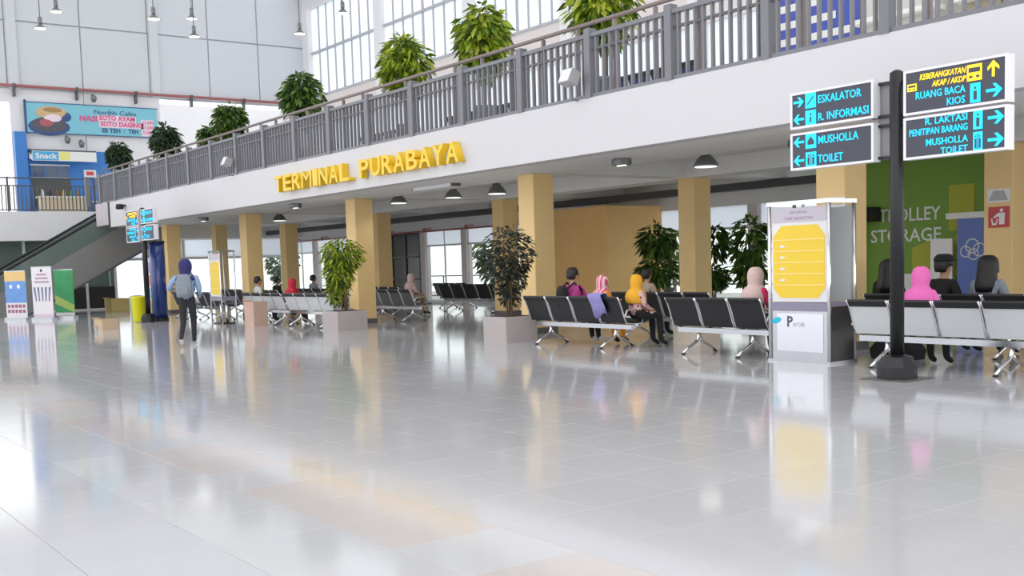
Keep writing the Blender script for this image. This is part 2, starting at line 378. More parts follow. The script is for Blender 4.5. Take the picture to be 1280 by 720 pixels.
# ================================================================== TERMINAL LETTERS
ts=thing('terminal_sign','raised yellow TERMINAL PURABAYA lettering on the white fascia','sign',(0,11.5,0))
def letters(word,xa,xb,za,zb):
    n=len(word); ws=[.55 if ch=='I' else 1.18 if ch=='M' else 1 for ch in word]; tot=sum(ws)+.12*(n-1); u=(xb-xa)/tot; x=xa
    for ch,wd in zip(word,ws):
        o=text(ch,1,lettery,ts,(0,0,0),name='letter',ext=.0,bold=0 if ch=='M' else .02)
        me=o.data; xs=[v.co.x for v in me.vertices]; ysl=[v.co.y for v in me.vertices]
        bx,by=min(xs),min(ysl); sx=wd*u*.97/(max(xs)-bx); sy=(zb-za)/(max(ysl)-by)
        bpy.data.objects.remove(o)
        cu=bpy.data.curves.new('t','FONT'); cu.body=ch; cu.offset=.0 if ch=='M' else .02; cu.extrude=.5; cu.resolution_u=3
        ob=bpy.data.objects.new('t',cu); me=bpy.data.meshes.new_from_object(ob); bpy.data.objects.remove(ob)
        for v in me.vertices: v.co=((v.co.x-bx)*sx,(v.co.y-by)*sy,v.co.z*.16)
        me.materials.clear(); me.materials.append(lettery)
        o=bpy.data.objects.new('letter',me); C.objects.link(o); o.parent=ts; o.location=(x,-.085,za); o.rotation_euler=(R(90),0,0)
        x+=(wd+.12)*u
letters('TERMINAL',-25.5,-21.55,3.30,3.69); letters('PURABAYA',-21.1,-17.2,3.30,3.69)

# ================================================================== SIGN POSTS
def arrow(parent,x,z,s,dr,m):
    pts=[(-.5,-.09),(.12,-.09),(-.1,-.38),(.1,-.38),(.5,0),(.1,.38),(-.1,.38),(.12,.09),(-.5,.09)]
    a={'r':0,'l':math.pi,'u':math.pi/2}[dr]
    q=[(x+s*(u*math.cos(a)-v*math.sin(a)),z+s*(u*math.sin(a)+v*math.cos(a))) for u,v in pts]
    mb=MB(); n=9
    v=[(p,-.101,r_) for p,r_ in q]+[(p,-.098,r_) for p,r_ in q]
    mb.add(v,[(0,1,7,8),(2,3,4,1) if False else (1,2,4),(2,3,4),(1,4,7),(4,5,6),(4,6,7)]+[(i,i+9,(i+1)%9+9,(i+1)%9) for i in range(9)])
    return mb.build('arrow',m,parent)
def icon(parent,x,z,wd,h,m,kind):
    t=B('pictogram',m,parent,x-wd/2,x+wd/2,-.1,-.096,z-h/2,z+h/2)
    if kind=='bus':
        B('pictogram_mark',signbg,t,x-wd*.38,x+wd*.38,-.103,-.1,z+h*.02,z+h*.3); B('pictogram_mark',signbg,t,x-wd*.34,x-wd*.12,-.103,-.1,z-h*.32,z-h*.18); B('pictogram_mark',signbg,t,x+wd*.12,x+wd*.34,-.103,-.1,z-h*.32,z-h*.18)
    elif kind=='wc':
        for s in (-1,1):
            B('pictogram_mark',signbg,t,x+s*wd*.22-wd*.09,x+s*wd*.22+wd*.09,-.103,-.1,z-h*.34,z+h*.16); MB().ell((x+s*wd*.22,-.101,z+h*.27),(wd*.08,.002,wd*.08),8,4).build('pictogram_mark',signbg,t)
        B('pictogram_mark',signbg,t,x-.004,x+.004,-.103,-.1,z-h*.4,z+h*.4)
    elif kind=='dome':
        MB().prism([(x-wd*.3,z-h*.25),(x+wd*.3,z-h*.25),(x+wd*.3,z-h*.02),(x,z+h*.3),(x-wd*.3,z-h*.02)],-.103,-.1,'y').build('pictogram_mark',signbg,t)
    elif kind=='stair':
        MB().prism([(x-wd*.3,z-h*.3),(x+wd*.3,z+h*.2),(x+wd*.3,z+h*.3),(x-wd*.3,z-h*.2)],-.103,-.1,'y').build('pictogram_mark',signbg,t)
    elif kind=='info':
        B('pictogram_mark',signbg,t,x-wd*.07,x+wd*.07,-.103,-.1,z-h*.3,z+h*.08); B('pictogram_mark',signbg,t,x-wd*.07,x+wd*.07,-.103,-.1,z+h*.16,z+h*.3)
    else:
        MB().ell((x,-.101,z+h*.25),(wd*.12,.002,wd*.12),8,4).build('pictogram_mark',signbg,t); B('pictogram_mark',signbg,t,x-wd*.16,x+wd*.16,-.103,-.1,z-h*.36,z+h*.1)
    return t
def panel(parent,xa,xb,za,zb):
    p=B('sign_box',signbg,parent,xa+.02,xb-.02,-.092,.015,za+.02,zb-.02)
    for b in ((xa,xb,zb-.025,zb),(xa,xb,za,za+.025),(xa,xa+.028,za+.025,zb-.025),(xb-.028,xb,za+.025,zb-.025)): B('sign_frame',signfr,p,b[0],b[1],-.105,.02,b[2],b[3])
    return p
def TX(p,s,x,z,h,m,al='LEFT',fit=None,shear=0): return text(s,h*1.38,m,p,(x,-.094,z),ext=.003,bold=.0012,align=al,fit=fit,shear=shear)
def sign_a(t,x,flip=1):       # eskalator side
    p=panel(t,x,x+1.13,2.83,3.24)
    for (txt,dr,kd,z) in (('ESKALATOR','r','stair',3.13),('R. INFORMASI','l','info',2.935)):
        arrow(p,x+.12,z,.15,dr,cyan); icon(p,x+.29,z,.15,.17,cyan,kd); TX(p,txt,x+.385,z-.045,.09,cyan,fit=.58 if len(txt)<10 else .67)
    p=panel(t,x,x+1.13,2.36,2.78)
    for (txt,kd,z) in (('MUSHOLLA','dome',2.675),('TOILET','wc',2.465)):
        arrow(p,x+.12,z,.15,'l',cyan); icon(p,x+.29,z,.15,.17,cyan,kd); TX(p,txt,x+.385,z-.045,.09,cyan,fit=.54 if len(txt)>6 else .34)
def sign_b(t,x):
    p=panel(t,x,x+1.15,2.80,3.26)
    arrow(p,x+1.0,3.14,.16,'u',signy); icon(p,x+.80,3.13,.16,.16,signy,'bus'); icon(p,x+.1,3.08,.11,.075,signy,'bus')
    TX(p,'KEBERANGKATAN',x+.70,3.145,.06,signy,'RIGHT',.52,.25); TX(p,'AKAP / AKDP',x+.70,3.06,.06,signy,'RIGHT',.38,.25)
    arrow(p,x+1.01,2.93,.17,'r',cyan); icon(p,x+.81,2.93,.11,.19,cyan,'man'); TX(p,'RUANG BACA',x+.70,2.955,.075,cyan,'RIGHT',.56); TX(p,'KIOS',x+.70,2.85,.075,cyan,'RIGHT',.20)
    p=panel(t,x,x+1.15,2.34,2.775)
    for z,a,b,kd in ((2.665,'R. LAKTASI','PENITIPAN BARANG','man'),(2.45,'MUSHOLLA','TOILET','wc')):
        arrow(p,x+1.03,z,.17,'r',cyan); icon(p,x+.84,z,.10,.19,cyan,kd); TX(p,a,x+.73,z+.015,.07,cyan,'RIGHT',.47); TX(p,b,x+.73,z-.085,.07,cyan,'RIGHT',.66 if len(b)>8 else .30)
def signpost(x,y,label,swap):
    t=thing('sign_post',label,'sign',(x,y,0),0,'directional sign posts')
    MB().lathe([(.075,0),(.075,3.28),(.03,3.31)],16).build('pole',blackm,t,True)
    MB().lathe([(.21,.012),(.21,.14),(.16,.25),(.085,.27)],10).build('base',blackm,t)
    MB().box(-.28,.28,-.28,.28,0,.012).build('foot_plate',plinth,t)
    for z in (3.19,2.84,2.74,2.4): B('bracket',blackm,t,-.3,.3,-.02,.02,z-.015,z+.015)
    B('back_plate',mat('plate_grey',(.28,.28,.28),.4),t,-.25,.07,.03,.05,2.38,3.2)
    if not swap: sign_a(t,-1.35); sign_b(t,.15)
    else: sign_b(t,-1.28); sign_a(t,.13)
    return t
signpost(-7.165,10.34,'black sign post with lit cyan direction panels beside the kiosk',False)
signpost(-31.95,10.1,'black sign post with lit panels beside the blue display cylinder',True)
# blue display cylinder
dc=thing('display_column','tall glossy blue cylinder standing behind the far sign post','column',(-32.4,10.6,0))
MB().lathe([(.22,.1),(.22,2.3)],24).build('cylinder',mat('glossy_blue',(.02,.05,.22),.15,coat=.5),dc,True)
MB().lathe([(.24,0),(.24,.1)],24).build('base',blackm,dc); MB().lathe([(.235,2.3),(.235,2.36),(.1,2.4)],24).build('cap',blackm,dc)

# ================================================================== BENCHES
def bench(n,pitch,style,loc,rz,label,group):
    t=thing('waiting_bench',label,'bench',loc,rz,group)
    W=n*pitch; sm,tm_={'black':(blackl,blackl),'silver':(silver,blackm),'grey':(greyseat,blackm),'blue':(blueseat,blackm)}[style]
    B('beam',steel,t,-W/2,W/2,-.03,.05,.30,.37)
    back=[(-.13,.40),(-.17,.50),(-.21,.62),(-.255,.75),(-.30,.80),(-.275,.81),(-.225,.76),(-.18,.63),(-.14,.51),(-.10,.42)]
    seatp=[(-.13,.40),(-.12,.44),(0,.425),(.22,.43),(.34,.455),(.37,.43),(.34,.40),(.20,.385),(0,.385)]
    xs=-W/2
    h=pitch/2-.03
    sb=MB().prism(seatp,-h,h,'x'); bk=MB().prism(back,-h,h,'x'); cp=MB().prism([(-.235,.735),(-.262,.735),(-.31,.80),(-.30,.825),(-.27,.822)],-h-.003,h+.003,'x')
    fr=MB().tube([(0,y,z) for y,z in ((-.30,.815),(-.26,.755),(-.205,.62),(-.165,.50),(-.12,.405),(0,.385),(.2,.385),(.36,.42))],.014,6)
    s0=None
    for k in range(n):
        x=xs+pitch*(k+.5)
        if s0 is None: s0=sb.build('seat',sm,t,loc=(x,0,0)); k0=bk.build('backrest',sm,t,loc=(x,0,0)); f0=fr.build('side_frame',chrome,t,True,loc=(x-h-.012,0,0)); inst(f0,t,(x+h+.012,0,0)); c0=cp.build('top_cap',tm_,t,loc=(x,0,0))
        else:
            for q in (s0,k0,c0): inst(q,t,(x,0,0))
            for sg in (-1,1): inst(f0,t,(x+sg*(h+.012),0,0))
    lg=MB().tube([(0,.0,.31),(0,0,.24),(0,-.05,.17),(0,-.22,.09),(0,-.32,.02)],[.028,.028,.024,.02,.02],8).tube([(0,.0,.24),(0,.06,.17),(0,.24,.09),(0,.34,.02)],[.026,.024,.02,.02],8)
    ft=MB().lathe([(.03,0),(.03,.02)],10)
    l0=None
    for k in ([1,n-1] if n>2 else [.3,n-.3]):
        x=xs+pitch*k+(-.35*pitch if k==1 else .35*pitch if k==n-1 else 0)
        if l0 is None: l0=lg.build('leg',chrome,t,True,loc=(x,0,0)); g0=ft.build('foot',rubber,l0,loc=(0,-.32,0)); inst(g0,l0,(0,.34,0))
        else: q=inst(l0,t,(x,0,0)); inst(g0,q,(0,-.32,0)); inst(g0,q,(0,.34,0))
    for s in (-1,1):
        MB().tube([(s*(W/2),-.17,.5),(s*(W/2),-.12,.60),(s*(W/2),.12,.62),(s*(W/2),.2,.58),(s*(W/2),.2,.40)],.015,6).build('armrest',chrome,t,True)
    return t
G='waiting benches under the mezzanine'
def bn(n,st,x0,y,label,pitch=.61,rz=0): return bench(n,pitch,st,(x0+n*pitch/2,y,0),rz,label,G)
bn(4,'black',-15.22,11.55,'black padded bench seating the man in a magenta shirt',.62)
bn(3,'black',-11.72,11.55,'black padded bench with three seats beside the steel kiosk',.61)
bn(4,'silver',-8.45,11.45,'silver backed bench seating the person in a bright pink hood',.585)
bn(2,'silver',-6.0,11.45,'silver backed bench just past the tall black sign post',.585)
bn(4,'silver',-28.25,11.75,'silver backed bench where the red headscarf person sits',.63)
bn(4,'silver',-25.6,11.75,'silver backed bench behind the bright green planter tree',.63)
bn(4,'grey',-25.95,14.3,'grey bench between the two yellow columns',.57)
bn(3,'grey',-28.7,15.9,'dark bench close behind the grey bench',.57)
bn(5,'black',-28.6,18.2,'black bench by the bright windows, blue under its seats',.68)
bn(3,'grey',-30.8,19.4,'grey bench closest to the back windows',.68)
bn(4,'black',-15.0,13.35,'black bench where the dark haired man sits',.61)
bn(4,'black',-9.45,13.15,'black bench where the man in the cap sits',.585)
bn(3,'black',-6.9,13.15,'black bench past the man in the cap',.585)
bn(4,'grey',-32.4,13.55,'dark bench behind the white shirt man',.61)
bn(4,'grey',-31.4,14.75,'dark bench with people facing the windows',.61)
bn(3,'black',-34.3,11.9,'black bench beside the walking person in denim',.61)
bn(3,'black',-32.2,11.9,'black bench beside the small yellow notice stand',.61)
bn(3,'black',-35.6,14.0,'black bench behind the blue display cylinder',.61)
for i,(x,l) in enumerate(((-21.6,'blue mezzanine bench behind the tallest balcony plants'),(-16.6,'blue mezzanine bench by the grey floodlight'),(-25.8,'blue mezzanine bench behind the bushy mid green plant'))):
    b=bench(5,.6,'blue',(x+1.5,14.2,3.96),0,l,'benches up on the mezzanine')

# ================================================================== STEEL KIOSK
def kiosk(x,y,label,full=True):
    t=thing('information_kiosk',label,'kiosk',(x,y,0),0,'steel information kiosks')
    W=1.0; D=.55
    for px in (.025,W-.025):
        for py in (.025,D-.025): MB().lathe([(.025,0),(.025,2.06)],10,(px,py,0)).build('corner_post',chrome,t,True)
    B('header',chrome,t,.0,W,.0,D,2.02,2.07)
    ph=mat('poster_paper',(.80,.78,.80),.35); pl=mat('poster_lilac',(.58,.53,.60),.4); py_=mat('poster_yellow',(.90,.62,.04),.35); pyl=mat('poster_light_yellow',(.95,.74,.25),.35)
    p=B('notice_board',ph,t,.06,W-.06,.03,.06,.78,1.98)
    B('notice_heading',pl,p,.06,W-.06,.026,.03,1.80,1.98)
    if full:
        text('INFORMASI',.055,mat('poster_ink',(.30,.16,.28),.5),p,(W/2,.026,1.905),align='CENTER',ext=.001); text('TARIF ANGKUTAN',.055,mat('poster_ink',(.3,.16,.28)),p,(W/2,.026,1.83),align='CENTER',ext=.001)
    oc=[(.09,.95),(.20,.83),(.80,.83),(.91,.95),(.91,1.62),(.80,1.76),(.22,1.76),(.09,1.62)]
    MB().prism(oc,.024,.03,'y').build('notice_field',py_,p)
    for k in range(5):
        z=.99+k*.145; B('notice_stripe',pyl,p,.10,.90,.021,.024,z,z+.014)
        if k<4 and full: MB().ell((.24,.022,z+.07),(.045,.002,.018),10,4).build('notice_mark',ph,p)
    B('shelf',mat('kiosk_lilac',(.26,.24,.33),.3),t,.03,W-.03,.02,D-.02,.66,.77)
    if full:
        lp=B('lower_panel',steel,t,.05,W-.05,.03,.06,.03,.66); B('panel_inset',mat('mirror_steel',(.62,.63,.68),.06,1),lp,.14,W-.12,.024,.03,.14,.63)
        text('P',.19,mat('logo_dark',(.10,.10,.12),.4),lp,(.30,.024,.46),ext=.001,bold=.006); text('erak',.11,mat('logo_grey',(.35,.36,.38),.4),lp,(.40,.024,.46),ext=.001)
        MB().ell((0,0,0),(.085,.004,.04),14,6).build('logo_swoosh',mat('logo_cyan',(.03,.50,.72),.4),lp,rot=(0,R(-14),0),loc=(.13,.024,.535))
        B('side_panel',mat('kiosk_dark',(.04,.035,.035),.25),t,W-.045,W-.015,.05,D-.05,.03,.72)
        B('side_glass',clear,t,W-.03,W-.02,.05,D-.05,.78,2.0); B('back_board',ph,t,.06,W-.06,D-.06,D-.03,.78,1.98); B('floor_plate',steel,t,0,W,0,D,0,.03)
    else:
        for px in (.25,.75): MB().lathe([(.04,.02),(.04,.66)],10,(px,D/2,0)).build('leg',chrome,t,True)
        B('floor_plate',blackm,t,.1,W-.1,.05,D-.05,0,.03)
    return t
kiosk(-9.74,11.22,'steel framed information kiosk with a yellow board and mirror lower panel')
k2=kiosk(-28.95,10.85,'slim chrome notice stand with a yellow board beside the columns',False); k2.scale=(.8,.8,.95)

# ================================================================== PLANTS
def leaves(mb_cols,mb,c,r,n,L,cols,droop,inner=.35):
    for _ in range(n):
        while True:
            p=Vector((random.uniform(-1,1),random.uniform(-1,1),random.uniform(-1,1))); l=p.length
            if inner<l<1: break
        q=Vector((c[0]+p.x*r[0],c[1]+p.y*r[1],c[2]+p.z*r[2]))
        d=(Vector((p.x,p.y,p.z*.4)).normalized()+Vector((random.gauss(0,.4),random.gauss(0,.4),-droop+random.gauss(0,.3)))).normalized()
        s=d.cross(Vector((random.gauss(0,.5),random.gauss(0,.5),1))); s=s.normalized() if s.length>.01 else Vector((1,0,0)); nrm=s.cross(d)
        ll=L*random.uniform(.7,1.25); wd=ll*.2
        a=q; b=q+d*ll*.45-nrm*ll*.04; e=q+d*ll+Vector((0,0,-ll*.15*droop))
        mb.add([a,b+s*wd,e,b-s*wd,b+nrm*wd*.35],[(0,1,4),(1,2,4),(2,3,4),(3,0,4)])
        col=random.choice(cols); k=random.uniform(.7,1.25); mb_cols+= [(col[0]*k,col[1]*k,col[2]*k,1)]*4
DK=[(.03,.06,.02),(.05,.09,.03),(.02,.045,.02),(.08,.12,.05)]
BR=[(.26,.36,.02),(.40,.50,.03),(.14,.24,.02),(.50,.55,.06),(.07,.13,.02)]
MD=[(.06,.13,.02),(.10,.19,.025),(.03,.08,.02),(.17,.25,.04)]
GR=[(.055,.07,.05),(.035,.05,.035),(.10,.115,.085),(.02,.03,.022)]
def plant(name,label,loc,blobs,L,cols,stems,pot,group=None,droop=.5):
    t=thing(name,label,'plant',loc,0,group)
    if pot[0]=='box':
        s,h=pot[1],pot[2]; B('planter',pot[3],t,-s/2,s/2,-s/2,s/2,0,h,c=.012); B('soil',soil,t,-s/2+.05,s/2-.05,-s/2+.05,s/2-.05,h-.02,h+.004)
    else:
        s,h=pot[1],pot[2]; MB().lathe([(s*.7,0),(s*.75,.02),(s,h-.06),(s*1.08,h-.06),(s*1.08,h),(s*.95,h),(s*.93,h-.03)],18).build('pot',pot[3],t,True)
    top=max(b[0][2] for b in blobs)
    for k in range(stems):
        a=k*2.4; x,y=.05*math.cos(a),.05*math.sin(a); rr=.022 if stems>1 else .03
        MB().tube([(x,y,h-.03),(x*1.6,y*1.4,h+(top-h)*.4),(x*.6+random.gauss(0,.03),y+random.gauss(0,.03),h+(top-h)*.75),(x*2.5,y*2.5,top)],[rr,rr*.85,rr*.7,rr*.3],7).build('stem',bark,t,True)
    mb=MB(); cl_=[]
    for c,r,n in blobs: leaves(cl_,mb,c,r,n,L,cols,droop)
    o=mb.build('foliage',leafm,t); o['kind']='stuff'
    at=o.data.color_attributes.new('leafcol','FLOAT_COLOR','CORNER'); vals=[]
    for col in cl_: vals+=list(col)*3
    at.data.foreach_set('color',vals)
    return t
stone=planterm; potb=mat('pot_grey',(.22,.24,.28),.5); potd=mat('pot_dark',(.05,.05,.05),.5)
plant('potted_ficus','dark green ficus in a square stone planter beside the magenta shirt man',(-15.88,11.45,0),[((0,0,1.58),(.46,.46,.46),1000),((.02,0,1.15),(.30,.30,.35),420),((-.02,0,.88),(.20,.20,.24),160)],.11,GR,3,('box',.70,.45,stone),None,.45)
plant('potted_ficus','bright yellow green ficus in a square stone planter',(-22.45,11.55,0),[((0,0,1.72),(.46,.46,.36),560),((-.08,-.05,1.30),(.32,.32,.38),380),((-.16,-.1,.92),(.18,.2,.34),150)],.16,BR,4,('box',.76,.43,stone),None,.9)
mz=[(-41.2,'small dark green mezzanine plant closest to the blue shop',DK,.40,.50),(-36.0,'dark green mezzanine plant in front of the cafe banner',DK,.46,.5),(-32.1,'small low mezzanine plant hugging the taller one beside it',MD,.28,.28),(-30.5,'green mezzanine plant under the rust red wall pipe',MD,.46,.46),(-25.65,'bushy mid green mezzanine plant in front of the window corner',MD,.52,.58),(-20.6,'rounded bright green mezzanine plant above the yellow lettering',BR,.53,.56),(-17.65,'conical bright green mezzanine plant with hanging leaves',BR,.50,.62),(-14.1,'wide bright green mezzanine plant next to the grey floodlight',BR,.58,.66)]
for x,l,cols,rw,rh in mz:
    zc=1.82 if rw>.3 else 1.55
    plant('mezzanine_plant',l,(x*1.012,12.42,3.96),[((0,0,zc),(rw,rw,rh),int(1150*rw)),((0,0,zc+rh*.55),(rw*.55,rw*.55,rh*.5),int(350*rw)),((0.03,0,zc-rh*.8),(rw*.45,rw*.45,rh*.45),int(250*rw))],.24,cols,2,('round',.22,.5,potb),'potted plants along the mezzanine rail',.8)
for x,y,l,zz in ((-19.7,18.7,'leafy dark plant beside the ochre room corner',((1.85,.42,.42),(1.1,.45,.32))),(-17.95,18.8,'tiered plant silhouetted against the bright windows',((1.75,.34,.4),(.95,.3,.25))),(-16.9,18.9,'dense dark plant behind the pale pink headscarf',((1.75,.42,.55),(1.1,.3,.3)))):
    plant('window_plant',l,(x,y,0),[((0,0,z),(r,r,h),int(900*r)) for z,r,h in zz],.24,MD,2,('round',.2,.4,potd),'potted plants near the back windows',.7)

# ================================================================== LAMPS
def pendant(x,y,z,label):
    t=thing('pendant_lamp',label,'lamp',(x,y,z),0,'high hall pendant lamps')
    t.scale=(.48,.48,.48); MB().tube([(0,0,.75),(0,0,(15.85-z)/.48)],.03,6).build('cable',greyd,t)
    MB().lathe([(.10,.30),(.13,.34),(.13,.70),(.05,.76)],14).build('ballast',lampg,t,True)
    MB().lathe([(.11,.30),(.16,.22),(.34,.06),(.42,.0),(.40,.0),(.32,.05),(.14,.20)],20).build('shade',lampg,t,True)
    MB().lathe([(.37,.02),(.36,-.02),(.2,-.05)],18).build('lens',lampm,t,True)
for x,y,z,l in ((-36.6,8.75,9.1,'grey bell pendant lamp hanging beside its taller neighbour over the hall'),(-36.4,9.2,9.62,'grey bell pendant lamp hung higher beside its neighbour'),(-33.3,11.2,9.0,'grey bell pendant lamp in front of the wall panel seam'),(-35.4,13.2,9.05,'grey bell pendant lamp lowest on the panelled wall'),(-36.6,13.6,9.9,'grey bell pendant lamp hung high, only its rim in view'),(-33.2,15.9,9.0,'grey bell pendant lamp in front of the wall corner'),(-30.0,15.8,9.0,'grey bell pendant lamp in front of the tall windows')):
    pendant(x,y,z,l)
def bulb(t,z,p,size=.12):
    l=bpy.data.lights.new('bulb','SPOT'); l.energy=p; l.spot_size=R(165); l.spot_blend=.6; l.shadow_soft_size=size; l.color=(1,.95,.88); o=bpy.data.objects.new('bulb',l); C.objects.link(o); o.parent=t; o.location=(0,0,z)
def dome(x,y,z,zc,label,g='dome lamps under the mezzanine ceiling'):
    t=thing('dome_lamp',label,'lamp',(x,y,z),0,g)
    MB().lathe([(.22,0),(.21,.03),(.15,.13),(.09,.18),(.09,.22),(.02,.23)],18).build('shade',lampg,t,True)
    MB().lathe([(.19,-.012),(.19,.01)],18).build('lens',lampm,t)
    MB().tube([(0,0,.2),(0,0,zc-z)],.03,8).build('stem',lampg,t); bulb(t,-.04,14,.2)
dome(-13.3,13.8,2.93,3.45,'grey dome lamp in front of the plain bench column'); dome(-19.9,14.1,2.93,3.45,'grey dome lamp above the dark ficus')
dome(-22.9,14.9,3.05,3.45,'grey dome lamp near the long fluorescent fitting'); dome(-31.9,14.3,2.93,3.45,'grey dome lamp beside the white shirt man column'); dome(-23.6,13.75,2.95,3.45,'grey dome lamp behind the bright green tree column')
def down(x,y,zc,label):
    t=thing('downlight',label,'lamp',(x,y,zc),0,'square surface downlights')
    MB().lathe([(.15,-.11),(.17,-.1),(.17,-.02),(.15,0)],8).build('housing',lampg,t)
    for s in (-.06,.06): MB().lathe([(.045,-.125),(.045,-.11)],10,(s,0,0)).build('lens',lampm,t)
down(-14.1,12.6,3.1,'grey twin downlight in front of the ochre room, close to the fascia'); down(-16.7,15.2,3.45,'grey twin downlight in front of the ochre room, further inside'); down(-26.4,12.3,3.1,'grey twin downlight above the empty silver bench'); down(-33.3,12.4,3.1,'grey twin downlight above the walking person'); down(-10.9,13.3,3.1,'grey twin downlight above the three seat bench')
tl=thing('fluorescent_fitting','long white fluorescent fitting on the ceiling below the lettering','lamp',(-20.2,12.7,3.1))
B('housing',white,tl,-.75,.75,-.12,.12,-.07,0); B('end_cap',greyd,tl,.75,.82,-.1,.1,-.06,0); B('end_cap',greyd,tl,-.82,-.75,-.1,.1,-.06,0)
tl=thing('fluorescent_fitting','white fluorescent fitting on the ceiling beside the steel kiosk','lamp',(-12.2,15.2,3.45)); B('housing',white,tl,-.12,.12,-.7,.7,-.07,0); B('diffuser',lampm,tl,-.1,.1,-.68,.68,-.08,-.07); bulb(tl,-.12,14,.25)
def flood(x,label):
    t=thing('floodlight',label,'lamp',(x,11.33,4.02),0,'floodlights clipped to the fascia')
    MB().tube([(0,.14,-.05),(0,0,-.05),(0,0,.2)],.02,6).build('bracket',greym,t)
    MB().prism([(-.16,.22),(.02,.16),(.10,.36),(-.06,.44)],-.14,.14,'x').build('housing',mat('flood_grey',(.42,.42,.42),.4),t); MB().add([(-.12,-.165,.23),(.12,-.165,.23),(.12,-.068,.43),(-.12,-.068,.43)],[(0,1,2,3)]).build('glass',white,t)
flood(-13.85,'grey floodlight on the fascia beside the widest balcony plant'); flood(-28.4,'grey floodlight on the fascia before the yellow lettering begins')
cc=thing('security_camera','small black security camera on the fascia end','camera',(-38.2,11.5,3.75)); B('mount',blackm,cc,-.05,.05,-.1,0,-.03,.03); MB().lathe([(.12,-.12),(.14,-.05),(.12,.05)],12,(0,-.18,0)).build('body',blackm,cc,True)
# ================================================================== CAFE BANNER
RX=(R(90),0,R(90))
cb=thing('cafe_banner','turquoise cafe banner with food pictures on the white upper wall','banner',(-47.9,0,0))
teal_b=mat('banner_turquoise',(.22,.56,.66),.5,noise=.04); nav=mat('banner_navy',(.04,.09,.25),.5); pinkt=mat('banner_pink',(.75,.12,.28),.5); hal=mat('banner_halo',(.85,.70,.78),.5); brw=mat('food_brown',(.40,.24,.10),.6,noise=.3,nscale=12); soup=mat('food_soup',(.62,.45,.25),.6,noise=.2,nscale=10); bowl=mat('food_bowl',(.10,.09,.11),.5,noise=.4,nscale=14)
B('cloth',teal_b,cb,-.03,0,10.7,16.0,7.3,8.5); B('frame',nav,cb,-.04,.02,10.62,10.7,7.25,8.6); B('frame',nav,cb,-.04,.02,10.62,16.05,8.5,8.53); B('frame',nav,cb,-.04,.02,10.62,16.05,7.27,7.3)
for m,c,r in ((nav,(.004,11.55,7.55),(.015,.82,.36)),(bowl,(.01,11.55,7.62),(.015,.7,.32)),(soup,(.012,11.65,8.12),(.016,.62,.26)),(mat('food_red',(.45,.12,.14),.6),(.018,11.45,7.7),(.016,.28,.16)),(hal,(.015,11.7,7.92),(.017,.35,.2)),(nav,(.006,12.2,7.98),(.014,.24,.2)),(brw,(.017,11.7,8.22),(.016,.4,.12))): MB().ell(c,r,16,8).build('food_picture',m,cb)
text('Noribb Cafes',.26,nav,cb,(.01,13.35,8.16),RX,fit=1.75)
text('NASI',.30,pinkt,cb,(.02,12.75,7.86),RX,fit=.72,bold=.01); text('SOTO AYAM',.27,pinkt,cb,(.02,13.55,7.93),RX,fit=1.5,bold=.01); text('SOTO DAGING',.26,pinkt,cb,(.02,13.6,7.68),RX,fit=1.75,bold=.01)
B('halo',hal,cb,0,.01,13.5,15.1,7.88,8.13); B('halo',hal,cb,0,.01,13.55,15.4,7.62,7.87); B('halo',hal,cb,0,.01,14.95+.35,15.85,7.32,8.02)
text('ES TEH',.24,nav,cb,(.01,13.65,7.42),RX,fit=.75,bold=.008); text('/',.24,nav,cb,(.01,14.55,7.42),RX); text('TEH',.24,nav,cb,(.01,14.75,7.42),RX,fit=.42,bold=.008)
for k,s in enumerate(('15.000','15.000','5.000')): text(s,.2,pinkt,cb,(.02,15.35,7.84-.21*k),RX,fit=.45)
for y,z,l in ((13.35,8.75,'small spotlight above the turquoise cafe banner'),(12.2,7.0,'small spotlight below the turquoise cafe banner, left of its twin'),(12.75,6.85,'small spotlight hanging lowest below the cafe banner')):
    t=thing('wall_spotlight',l,'lamp',(-48.05,y,z),0,'spotlights around the cafe banner'); MB().tube([(0,0,.2),(.25,0,.2),(.3,0,.05)],.025,6).build('arm',greyd,t); MB().lathe([(.07,-.12),(.13,.05),(.08,.15)],10,(.3,0,0)).build('head',lampg,t,True)
# ================================================================== BLUE SHOP
sh=thing('blue_shop','bright blue snack shop with a slanted white awning on the balcony','shop',(-47.95,0,3.98))
B('pillar',bluep,sh,0,.25,10.15,10.6,0,3.3); B('back_wall',bluep,sh,-.05,.02,10.62,14.4,0,2.62); B('top_trim',mat('shop_trim',(.10,.10,.12),.5),sh,0,.25,10.62,13.3,2.56,2.62)
aw=MB().prism([(.02,2.5),(.6,2.2),(.6,2.16),(.02,2.3)],10.66,12.95,'y').build('awning',text_w,sh)
s0_=B('sign_board',text_w,sh,.55,.62,10.7,13.2,2.13,2.52); B('sign_band',bluel,s0_,.62,.63,10.7,11.7,2.15,2.5); B('sign_patch',mat('sign_patch',(.85,.80,.25),.5),s0_,.62,.63,11.75,12.15,2.18,2.5)
text('Snack',.3,text_w,s0_,(.635,10.8,2.22),RX,fit=.85,bold=.008)
B('shop_window',mat('shop_glass',(.10,.14,.22),.1),sh,.02,.06,10.75,12.2,1.45,2.02); 
for z in (1.45,1.98): B('window_bar',text_w,sh,.06,.09,10.7,12.25,z,z+.05)
for y in (10.75,11.25,11.75,12.2): B('window_post',bluep,sh,.06,.08,y-.02,y+.02,1.45,2.02)
B('price_board',text_w,sh,.04,.07,12.8,13.3,1.55,1.85); B('price_print',mat('price_red',(.75,.08,.12),.5),sh,.07,.075,12.9,13.2,1.62,1.78)
B('counter',mat('counter_beige',(.72,.60,.42),.5),sh,.5,1.0,10.8,12.6,0,.62); B('counter_top',text_w,sh,.45,1.05,10.75,12.65,.62,.68); B('opening',mat('shop_dark',(.10,.10,.09),.6),sh,.02,.05,10.75,12.25,.3,1.42)
